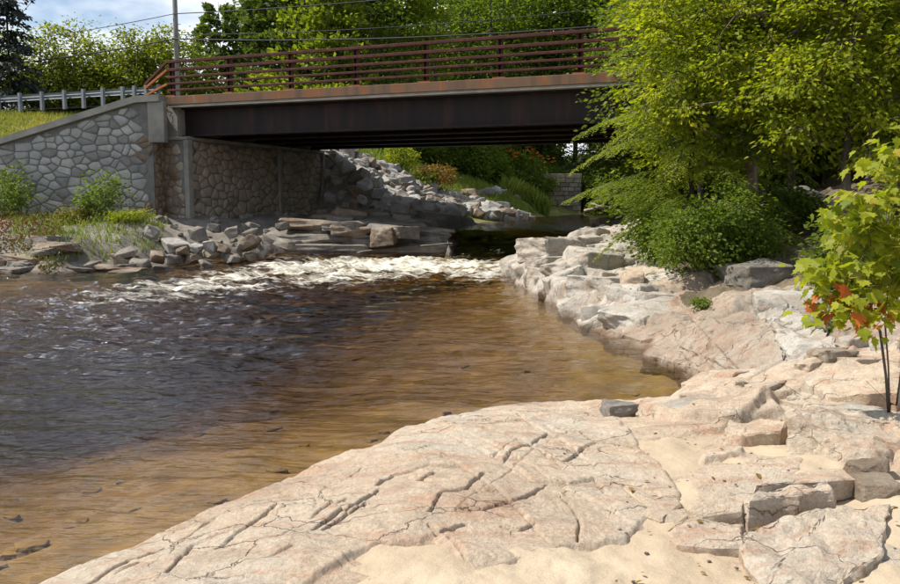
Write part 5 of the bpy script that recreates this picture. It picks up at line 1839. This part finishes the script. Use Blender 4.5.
p = atY(752, 262, 15.2)
gz = on_ground(p.x, p.y)
r = np.random.RandomState(5)
wm, lm = broadleaf(31, [(0, 0, -.3), (0.02, 0, .6), (-0.06, 0.02, 1.3), (0.0, 0.05, 2.1), (0.12, 0.0, 3.0), (0.1, .1, 4.2), (0.2, 0, 5.6), (0.2, 0, 7.0)],
                   [(-.1, 0, 4.6, 2.1, 2.0, 2.6), (-1.3, -.5, 3.0, 1.15, 1.2, 1.3), (1.5, -.3, 3.8, 1.4, 1.6, 1.7), (0.3, -1.2, 2.5, 1.1, 1.0, .8), (-1.0, .2, 1.9, .8, .9, .6), (0.8, 0, 6.2, 1.5, 1.5, 1.3)],
                   520, 62, 0.34, 0.098, M['leaf_y'], M['barkp'], 0.007, 0.13, 0.42, 0.25)
plant('birch_tree', (p.x, p.y, gz), wm, lm, 'broad yellow-green leafy tree with a pinkish trunk on the right bank', 'tree')
p = atY(842, 250, 13.6)
wm, lm = broadleaf(32, [(0, 0, -.3), (0.05, 0, .7), (0.0, 0.05, 1.6), (0.1, 0.0, 2.8), (0.0, .1, 4.2), (0.1, 0, 5.8)],
                   [(0.1, 0, 3.9, 1.5, 1.5, 1.9), (-.9, -.3, 2.6, .9, .9, .8), (1.2, -.2, 3.0, 1.1, 1.1, 1.1), (0.3, 0, 5.4, 1.2, 1.2, 1.0), (.6, -.6, 2.0, .9, .8, .5)],
                   330, 58, 0.32, 0.092, M['leaf_y'], M['bark'], 0.007, 0.10, 0.42, 0.25)
plant('birch_tree', (p.x, p.y, on_ground(p.x, p.y)), wm, lm, 'slim yellow-green leafy tree standing above the grey bank boulder', 'tree')
# darker trees behind those two
wmd, lmd = broadleaf(33, [(0, 0, -.3), (0.05, 0, 1.2), (0.0, 0.05, 2.6), (0.1, 0.0, 4.4), (0.0, .1, 6.4), (0.1, 0, 9.0)],
                     [(0, 0, 6.0, 2.6, 2.6, 3.6), (-1.2, -.4, 3.0, 1.6, 1.5, 1.6), (1.3, .3, 3.2, 1.6, 1.6, 1.6)], 330, 46, 0.55, 0.15, M['leaf_d'], M['bark'], 0.010, 0.16, 0.45, 0.3, LEAF1, LEAF1F)
for px, Y, lab in ((700, 23.5, 'dark leafy tree behind the hemlock'), (790, 21.5, 'dark leafy tree behind the pinkish trunk'), (870, 20.0, 'dark leafy tree behind the slim leafy tree'), (935, 17.0, 'dark leafy tree behind the sapling'), (835, 27, 'dark leafy tree over the right bridge approach'),
                   (650, 36.0, 'dark leafy tree on the upstream side of the bridge'), (920, 25, 'dark leafy tree at the end of the right bridge approach')):
    p = atY(px, 240, Y)
    plant('bank_tree', (p.x, p.y, max(on_ground(p.x, p.y), 1.0)), wmd, lmd, lab, 'tree', None, RT.uniform(0, 6.28), RT.uniform(.9, 1.1))

# shrubs
def shrub(seed, w, h, ncl, per, ls, lmat, stems=4, cr=0.22, dep=None):
    rng = np.random.RandomState(seed)
    sk_tr = [(0, 0, -0.15), (0.02, 0, 0.06), (0.0, 0.02, 0.15 * h)]
    dep = dep or w
    ell = [(0, 0, h * 0.45, w * .75, dep * .75, h * 0.36)]
    for k in range(6):
        a = rng.uniform(0, 6.28)
        u = rng.uniform(.35, .8)
        ell.append((math.cos(a) * w * u, math.sin(a) * dep * u, h * rng.uniform(.3, .85), w * rng.uniform(.22, .45), dep * rng.uniform(.22, .45), h * rng.uniform(.14, .28)))
    return broadleaf(seed, sk_tr, ell, ncl, per, cr, ls, lmat, M['bark'], 0.004, 0.05, 0.6, 0.2, LEAF2, LEAF2F, 0.15, 0.7, 2.2, 0.02, 4)


def put_shrub(px, py, Y, meshes, label, name='shrub', cat='shrub', group=None, sc=1.0, rz=0, z=None):
    p = atY(px, py, Y)
    return plant(name, (p.x, p.y, on_ground(p.x, p.y) if z is None else z), *meshes, label, cat, group, rz, sc, None, 'stem', 'foliage')


s_big = shrub(63, 1.0, 1.5, 150, 46, 0.08, M['leaf_m'], cr=0.30)
put_shrub(692, 294, 13.8, s_big, 'rounded green shrub growing on the rock beside the cove', rz=.4, sc=.86)
put_shrub(745, 292, 14.2, s_big, 'shaded green shrub between the cove shrub and the dark boulder', sc=.72, rz=2.0)
put_shrub(668, 262, 16.2, s_big, 'green shrub under the hemlock on the pale outcrop', sc=.95, rz=3.1)
put_shrub(790, 262, 15.6, shrub(42, 0.6, 0.8, 80, 40, 0.085, M['leaf_d']), 'dark green shrub at the foot of the pinkish trunk', rz=1.0)
put_shrub(850, 300, 11.5, shrub(43, 0.7, 0.9, 90, 40, 0.08, M['leaf_d']), 'dark green shrub behind the lichen covered rock', rz=1.0)
s_sm = shrub(44, 0.30, 0.22, 26, 26, 0.05, M['leaf_m'], cr=0.10)
for px, py, Y, lab in ((763, 344, 10.3, 'small green plant rooted in the crack of the cove slab'), (808, 340, 10.0, 'small green plant on top of the lichen covered rock'), (700, 310, 12.2, 'small green plant below the cove shrub'),
                       (640, 322, 13.4, 'tiny green plant between the cove blocks')):
    put_shrub(px, py, Y, s_sm, lab, 'rock_plant', 'plant', 'small plants in the rock cracks', 1.0 if px > 700 else .7, px)
# left bank bushes
s_left = shrub(61, 0.85, 1.65, 64, 26, 0.10, M['leaf_m'], cr=0.34)
put_shrub(102, 232, 29.0, s_left, 'loose green bush in front of the wing wall', 'bush', 'bush', None, 1.0, 0.3)
put_shrub(75, 233, 28.6, shrub(46, 0.7, 0.75, 80, 36, 0.075, M['leaf_o'], cr=.22), 'low olive bush beside the loose green bush', 'bush', 'bush')
put_shrub(3, 225, 29.6, s_left, 'green bush against the low left part of the wing wall', 'bush', 'bush', None, 1.15, 2.0)
put_shrub(128, 238, 28.0, shrub(47, 0.6, 0.45, 60, 34, 0.07, M['leaf_y'], cr=.2), 'low yellow-green bush beside the leaning slab', 'bush', 'bush')
# plants on the riprap bank
put_shrub(437, 208, 44.5, shrub(48, 0.95, 2.0, 70, 26, 0.13, M['leaf_b'], cr=.3), 'young tree with bronze leaves at the foot of the riprap', 'sapling', 'sapling', None, 1.0, 1.0)
put_shrub(402, 204, 44.5, shrub(49, 0.9, 1.7, 90, 30, 0.12, M['leaf_y'], cr=.3), 'bright yellow-green bush on the riprap slope', 'bush', 'bush')
put_shrub(420, 212, 44.0, shrub(50, 0.8, 0.8, 60, 30, 0.11, M['leaf_m'], cr=.3), 'low green bush under the bronze young tree', 'bush', 'bush')
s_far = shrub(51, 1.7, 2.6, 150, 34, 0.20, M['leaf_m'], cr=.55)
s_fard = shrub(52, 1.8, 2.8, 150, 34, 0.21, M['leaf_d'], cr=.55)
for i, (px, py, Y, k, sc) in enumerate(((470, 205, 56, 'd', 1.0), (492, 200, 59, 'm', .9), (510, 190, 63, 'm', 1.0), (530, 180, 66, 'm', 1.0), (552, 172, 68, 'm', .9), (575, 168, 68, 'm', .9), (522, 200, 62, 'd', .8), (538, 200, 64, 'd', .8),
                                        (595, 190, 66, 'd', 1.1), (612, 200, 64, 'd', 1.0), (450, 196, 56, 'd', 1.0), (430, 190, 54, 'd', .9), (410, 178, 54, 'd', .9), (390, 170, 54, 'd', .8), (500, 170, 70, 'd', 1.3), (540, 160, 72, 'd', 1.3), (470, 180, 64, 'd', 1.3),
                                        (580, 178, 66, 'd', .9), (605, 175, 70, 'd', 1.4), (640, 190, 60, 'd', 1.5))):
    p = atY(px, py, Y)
    put_shrub(px, py, Y, s_far if k == 'm' else s_fard, ('mid green' if k == 'm' else 'dark green') + ' bush on the far bank around the old pier', 'bank_bush', 'bush', 'bushes on the far bank', sc, i * 1.3, on_ground(p.x, p.y) - 0.1)

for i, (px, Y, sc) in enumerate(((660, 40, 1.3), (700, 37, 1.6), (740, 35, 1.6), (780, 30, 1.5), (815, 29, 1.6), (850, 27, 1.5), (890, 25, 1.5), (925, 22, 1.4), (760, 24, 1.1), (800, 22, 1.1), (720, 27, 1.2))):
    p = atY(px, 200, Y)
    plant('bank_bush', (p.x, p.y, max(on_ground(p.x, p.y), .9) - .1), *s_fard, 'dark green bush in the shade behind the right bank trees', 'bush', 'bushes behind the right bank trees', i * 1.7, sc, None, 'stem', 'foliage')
# orange day lilies on the far bank
lil = thing('lily_clump', atY(528, 158, 61.5), 'clump of orange lilies flowering on the far bank', 'flowers')
rng = np.random.RandomState(3)
pos, col_ = [], []
for i in range(46):
    px = rng.uniform(503, 556)
    py = 147 + abs(px - 524) * 0.22 + rng.uniform(0, 12) * (0.4 if px < 512 else 1)
    q = atY(px, py, 61.0 + rng.uniform(-.8, .8))
    pos.append(q[:])
pos = np.array(pos)
k = 6
PP = np.repeat(pos, k, 0)
ang = np.tile(np.arange(k) * 2 * np.pi / k, len(pos))
fwd = np.c_[np.cos(ang), np.sin(ang), np.full(len(ang), 0.5)] + rng.normal(size=(len(ang), 3)) * 0.1
pl = leaves_mesh('blossoms', PP - np.array(lil.location), fwd, np.tile([0, 0, 1.0], (len(ang), 1)), np.full(len(ang), 0.16), rng.uniform(0, 1, len(ang)), M['petal'], LEAF1, LEAF1F)
obj('blossoms', pl, lil)["kind"] = 'stuff'
st = MB()
for q in pos:
    st.tube([Vector((q[0] + .1, q[1], q[2] - 1.1)), Vector((q[0], q[1], q[2]))], 0.012, 3)
st.build('flower_stems', M['leaf_d'], lil)["kind"] = 'stuff'


# grass
def grass(name, pts, hmin, hmax, mat, label, seed, lean=0.35, herb=False):
    rng = np.random.RandomState(seed)
    pts = np.array(pts)
    n = len(pts)
    f = np.c_[rng.normal(size=(n, 2)) * lean, np.ones(n)]
    nr = np.c_[rng.normal(size=(n, 2)), np.zeros(n)]
    hgt = rng.uniform(hmin, hmax, n)
    patch = fbm(pts[:, 0] * 0.6, pts[:, 1] * 0.6, 3, seed)
    me = leaves_mesh(name, pts, f, nr, hgt, np.clip(0.5 + 0.4 * patch + rng.normal(0, .16, n), 0, 1), mat, LEAF2 if herb else BLADE, LEAF2F if herb else BLADEF, hgt * (0.8 if herb else 0.10) + 0.006)
    o = obj(name, me)
    return tag(o, label, 'grass', None, 'stuff')


rng = np.random.RandomState(8)
gp = []
tt = rng.uniform(-14, -0.6, 26000)
ss = rng.uniform(-2.6, 0.9, 26000)
gx_ = A0.x + U.x * tt + N.x * ss
gy_ = A0.y + U.y * tt + N.y * ss
dwall = (gx_ - W0.x) * WN.x + (gy_ - W0.y) * WN.y
ok = (dwall > 0.5) & ((ts(gx_, gy_)[0] < -0.9))
hz = fill_height(gx_, gy_)
grass('embankment_grass', np.c_[gx_, gy_, hz][ok], 0.06, 0.20, M['grass'], 'short yellowing grass on the bank above the wing wall', 1)
# grass before the wall
px_, py_ = rng.uniform(10, 165, 9000), rng.uniform(223, 246, 9000)
pts = np.array([atZ(a, b_, 0.95)[:2] for a, b_ in zip(px_, py_)])
hz, _, dl = terrain(pts[:, 0], pts[:, 1])
ok = (fbm(pts[:, 0] * 0.9, pts[:, 1] * 0.9, 3, 17) + 0.45 - 0.5 * (py_ > 240) > 0) & (dl > 0.8) & ((pts[:, 0] - W0.x) * WN.x + (pts[:, 1] - W0.y) * WN.y < -0.2)
grass('shore_grass', np.c_[pts, hz][ok], 0.09, 0.32, M['grassb'], 'bright grass on the flat rock below the wing wall', 2)
px_, py_ = rng.uniform(-40, 64, 5000), rng.uniform(246, 270, 5000)
pts = np.array([atZ(a, b_, 0.35)[:2] for a, b_ in zip(px_, py_)])
hz, _, dl = terrain(pts[:, 0], pts[:, 1])
ok = (fbm(pts[:, 0] * 0.9, pts[:, 1] * 0.9, 3, 19) + 0.25 > 0) & (dl > 0.15)
hz = hz + np.abs(rng.normal(size=len(hz))) * 0.13
grass('red_ground_cover', np.c_[pts, hz][ok], 0.06, 0.14, M['redherb'], 'low red and green plants at the water edge below the wing wall', 3, 1.2, True)
# riprap bank top
t_, s_ = rng.uniform(-6, 7, 16000), rng.uniform(10.5, 26, 16000)
gx_, gy_ = A0.x + U.x * t_ + N.x * s_, A0.y + U.y * t_ + N.y * s_
hz, _, dl = terrain(gx_, gy_)
back_ = (t_ < -0.45)
hz = np.where(back_, np.maximum(hz, 4.6 * sstep(-.4, -3.0, t_) + hz * (1 - sstep(-.4, -3.0, t_))), hz)
fr_ = (5.0 + 0.25 * np.clip(s_ - 12, 0, 99) - t_) / 6.0
ok = (s_ > 12.0 + 6.0 * (1 - fr_)) & (dl > 0.6)
grass('bank_grass', np.c_[gx_, gy_, hz][ok], 0.15, 0.5, M['grassb'], 'green grass on the bank above the riprap stones', 4)
px_ = rng.uniform(503, 548, 1500)
py_ = rng.uniform(206, 216, 1500)
pts = np.array([atY(a, b_, 56 + (b_ - 206) * -0.2)[:2] for a, b_ in zip(px_, py_)])
hz, _, dl = terrain(pts[:, 0], pts[:, 1])
grass('waterside_grass', np.c_[pts, np.maximum(hz, 0.9)], 0.5, 1.3, M['grassb'], 'tall bright grass at the far waterline beside the old pier', 5, 0.3)

# ---- the maple sapling close by
rngs = np.random.RandomState(21)
sb = atY(888, 424, 5.65)
sb.z = on_ground(sb.x, sb.y)
sap = thing('maple_sapling', sb, 'young maple with yellow-green leaves, some turned orange, beside the large pale block', 'sapling')
ell = [(-.12, 0.0, 1.25, .34, .30, .36), (-.34, -.05, 1.0, .22, .24, .22), (.12, 0.0, 1.1, .24, .3, .36), (-.02, 0, 1.66, .26, .25, .24), (-.42, -.05, .78, .18, .18, .13), (-.15, -.1, .72, .20, .2, .18), (-.3, 0, 1.35, .16, .2, .2)]
C = crown_points(rngs, ell, 190, 0.15)
sk = Skeleton([(0, 0, -.1), (0.0, 0, .10), (-.02, .0, .35), (-.05, 0.02, .65), (-.03, .03, 1.0), (0.0, .02, 1.35), (.03, 0, 1.75)], rngs)
for q in ((0.05, 0, .08), (0.08, 0.02, .35), (.13, 0.02, .7), (.2, 0, 1.1)):
    sk.p.append(np.array(q))
    sk.par.append(1 if q[2] < .1 else len(sk.p) - 2)
for q in ((-.02, -.03, .05), (-.06, -.05, .3), (-.12, -.06, .6)):
    sk.p.append(np.array(q))
    sk.par.append(1 if q[2] < .06 else len(sk.p) - 2)
for c in C[np.argsort(C[:, 2])]:
    sk.connect(c, 0.15, 0.5)
o = obj('stem', sk.mesh('stem', M['bark'], 0.0016, 2.0, 0.013, 5), sap)
o = obj('twig', MB().__class__ and npmesh('twig', [(0, 0, 0), (.004, 0, 0), (.002, .004, 0), (-.2, -.1, .16), (-.196, -.1, .16), (-.198, -.096, .16)], [(0, 1, 4, 3), (1, 2, 5, 4), (2, 0, 3, 5)], M['bark']), sap, (-.03, -.02, .12))
# maple leaf outline
half = [(0, -.02), (.10, .02), (.30, .0), (.26, .12), (.50, .26), (.36, .34), (.40, .50), (.20, .48), (.13, .60), (.17, .74), (.07, .76), (0, 1.0)]
out_ = half + [(-a, b_) for a, b_ in half[-2:0:-1]]
LV = [(a, b_, 0.10 * abs(a) - 0.10 * (b_ - .4) ** 2) for a, b_ in out_] + [(0, .34, 0.02)]
LF = [(i, (i + 1) % len(out_), len(out_)) for i in range(len(out_))]
maple_me = {}
for key, mt in (('leaf_y', 'leaf_y'), ('leaf_m', 'leaf_m'), ('leaf_r', 'leaf_r'), ('leaf_o', 'leaf_o')):
    for v_ in range(3):
        me = npmesh('leaf', LV, LF, M[mt], False, {'rnd': np.full(len(LV), 0.45 + 0.2 * v_)})
        maple_me[key, v_] = me
nl = 0
for c in C:
    for j in range(2):
        if nl >= 295:
            break
        nl += 1
        pos = c + rngs.normal(size=3) * np.array([.05, .05, .03])
        dir_ = nrmz(np.array([c[0] * .8, c[1] * .8 - .25, -.55]) + rngs.normal(size=3) * 0.45)
        nor = nrmz(np.array([-.15, -.25, 1.0]) + rngs.normal(size=3) * 0.40)
        X = nrmz(np.cross(dir_, nor))
        Z = np.cross(X, dir_)
        s_ = rngs.uniform(.075, .13)
        red = (c[0] < -.2 and c[2] < .92 and rngs.rand() < .6) or (c[2] < .78 and rngs.rand() < .3)
        key = 'leaf_r' if red else ('leaf_y' if rngs.rand() < .75 else ('leaf_o' if rngs.rand() < .5 else 'leaf_m'))
        o = bpy.data.objects.new('leaf', maple_me[key, rngs.randint(3)])
        o.matrix_local = Matrix(((X[0] * s_, dir_[0] * s_, Z[0] * s_, pos[0]), (X[1] * s_, dir_[1] * s_, Z[1] * s_, pos[1]), (X[2] * s_, dir_[2] * s_, Z[2] * s_, pos[2]), (0, 0, 0, 1)))
        link(o, sap)
        if red:
            o["label"] = 'orange-red maple leaf'

# the rest of its leaves, too many to be picked one by one
k_ = len(LV)
n_ = 760
P_ = C[rngs.randint(len(C), size=n_)] + rngs.normal(size=(n_, 3)) * np.array([.08, .08, .05])
D_ = nrmz(np.c_[P_[:, 0] * .8, P_[:, 1] * .8 - .2, np.full(n_, -.5)] + rngs.normal(size=(n_, 3)) * .5)
N_ = nrmz(np.array([-.15, -.2, 1.0]) + rngs.normal(size=(n_, 3)) * .45)
X_ = nrmz(np.cross(D_, N_))
Z_ = np.cross(X_, D_)
S_ = rngs.uniform(.06, .12, n_)[:, None, None]
LVa = np.array(LV)
VV = P_[:, None, :] + S_ * (LVa[None, :, 0:1] * X_[:, None] + LVa[None, :, 1:2] * D_[:, None] + LVa[None, :, 2:3] * Z_[:, None])
FF = np.array(LF)[None] + (np.arange(n_) * k_)[:, None, None]
o = obj('inner_leaves', npmesh('inner_leaves', VV.reshape(-1, 3), FF.reshape(-1, 3), M['leaf_y'], False, {'rnd': np.repeat(np.clip(rngs.normal(.5, .25, n_), 0, 1), k_)}), sap)
o["kind"] = 'stuff'

# pebbles, twigs and dead leaves on the sand and in the rock hollows
rl_ = random.Random(31)
pv, pf, nb = [], [], 0
pm_ = [np.array([q.co[:] for q in me_.vertices]) for me_ in PROT['rockb'][:3]]
pq_ = [np.array([q.vertices[:] for q in me_.polygons]) for me_ in PROT['rockb'][:3]]
for i in range(60):
    q = atZ(rl_.uniform(560, 900), rl_.uniform(440, 584), 0.4)
    gz_ = max(on_ground(q.x, q.y), float(np.interp(0, [0, 1], [0, 0])))
    k_ = rl_.randrange(3)
    sc_ = rl_.uniform(.004, .010) * (1.8 if rl_.random() < .1 else 1)
    hs = float(hR(np.array([q.x]), np.array([q.y]))[0]) + 0.02
    v = pm_[k_] * sc_ * np.array([1.2, 1, .7]) + np.array([q.x, q.y, max(gz_, hs) + sc_ * .3])
    pf.append(pq_[k_] + nb)
    nb += len(v)
    pv.append(v)
o = obj('pebbles', npmesh('pebbles', np.concatenate(pv), np.concatenate(pf), M['rockg']))
tag(o, 'small grey pebbles and grit scattered over the sand and rock', 'pebbles', None, 'stuff')
n_ = 60
lp = []
for i in range(n_):
    q = atZ(rl_.uniform(600, 900), rl_.uniform(400, 584), 0.42)
    hs = float(hR(np.array([q.x]), np.array([q.y]))[0]) + 0.03
    lp.append((q.x, q.y, max(on_ground(q.x, q.y), hs) + .008))
rg = np.random.RandomState(6)
o = obj('dead_leaves', leaves_mesh('dead_leaves', np.array(lp), np.c_[rg.normal(size=(n_, 2)), rg.normal(size=n_) * .2], np.c_[rg.normal(size=(n_, 2)) * .25, np.ones(n_)], rg.uniform(.02, .05, n_), rg.uniform(0, 1, n_), M['leaf_b']))
tag(o, 'dry brown leaves blown onto the near rock and sand', 'leaves', None, 'stuff')

# name the woodland trees by their order along the row from the spruce
ORD = ['first', 'second', 'third', 'fourth', 'fifth', 'sixth', 'seventh', 'eighth', 'ninth', 'tenth', 'eleventh', 'twelfth', 'thirteenth', 'fourteenth', 'fifteenth']
by_ = {}
for o in bpy.data.objects:
    if o.get('group') == 'trees behind the bridge':
        by_.setdefault(o['label'], []).append(o)
for lab_, os_ in by_.items():
    if len(os_) > 1:
        for i, o in enumerate(sorted(os_, key=lambda q: q.location.x / q.location.y)):
            o['label'] = lab_ + ', ' + ORD[min(i, 14)] + ' from the spruce'

# stones lying on the bed of the shallow pool
rs_ = random.Random(77)
pv, pf, nb = [], [], 0
for i in range(70):
    px_, py_ = rs_.uniform(-40, 690), rs_.uniform(320, 600)
    q = atZ(px_, py_, -0.25)
    gz_ = on_ground(q.x, q.y)
    if gz_ > -0.08 or gz_ < -1.3:
        continue
    me_ = rs_.choice(PROT['rockb'])
    v = np.array([p_.co[:] for p_ in me_.vertices])
    sc_ = rs_.uniform(.04, .13)
    a = rs_.uniform(0, 6.28)
    v = np.c_[v[:, 0] * math.cos(a) - v[:, 1] * math.sin(a), v[:, 0] * math.sin(a) + v[:, 1] * math.cos(a), v[:, 2] * .45] * sc_ + np.array([q.x, q.y, min(gz_ + sc_ * .1, -.03 - sc_ * .5)])
    pf.append(np.array([p_.vertices[:] for p_ in me_.polygons]) + nb)
    nb += len(v)
    pv.append(v)
o = obj('bed_stones', npmesh('bed_stones', np.concatenate(pv), np.concatenate(pf), M['bed']))
tag(o, 'brown stones lying on the river bed under the clear shallow water', 'stones', None, 'stuff')
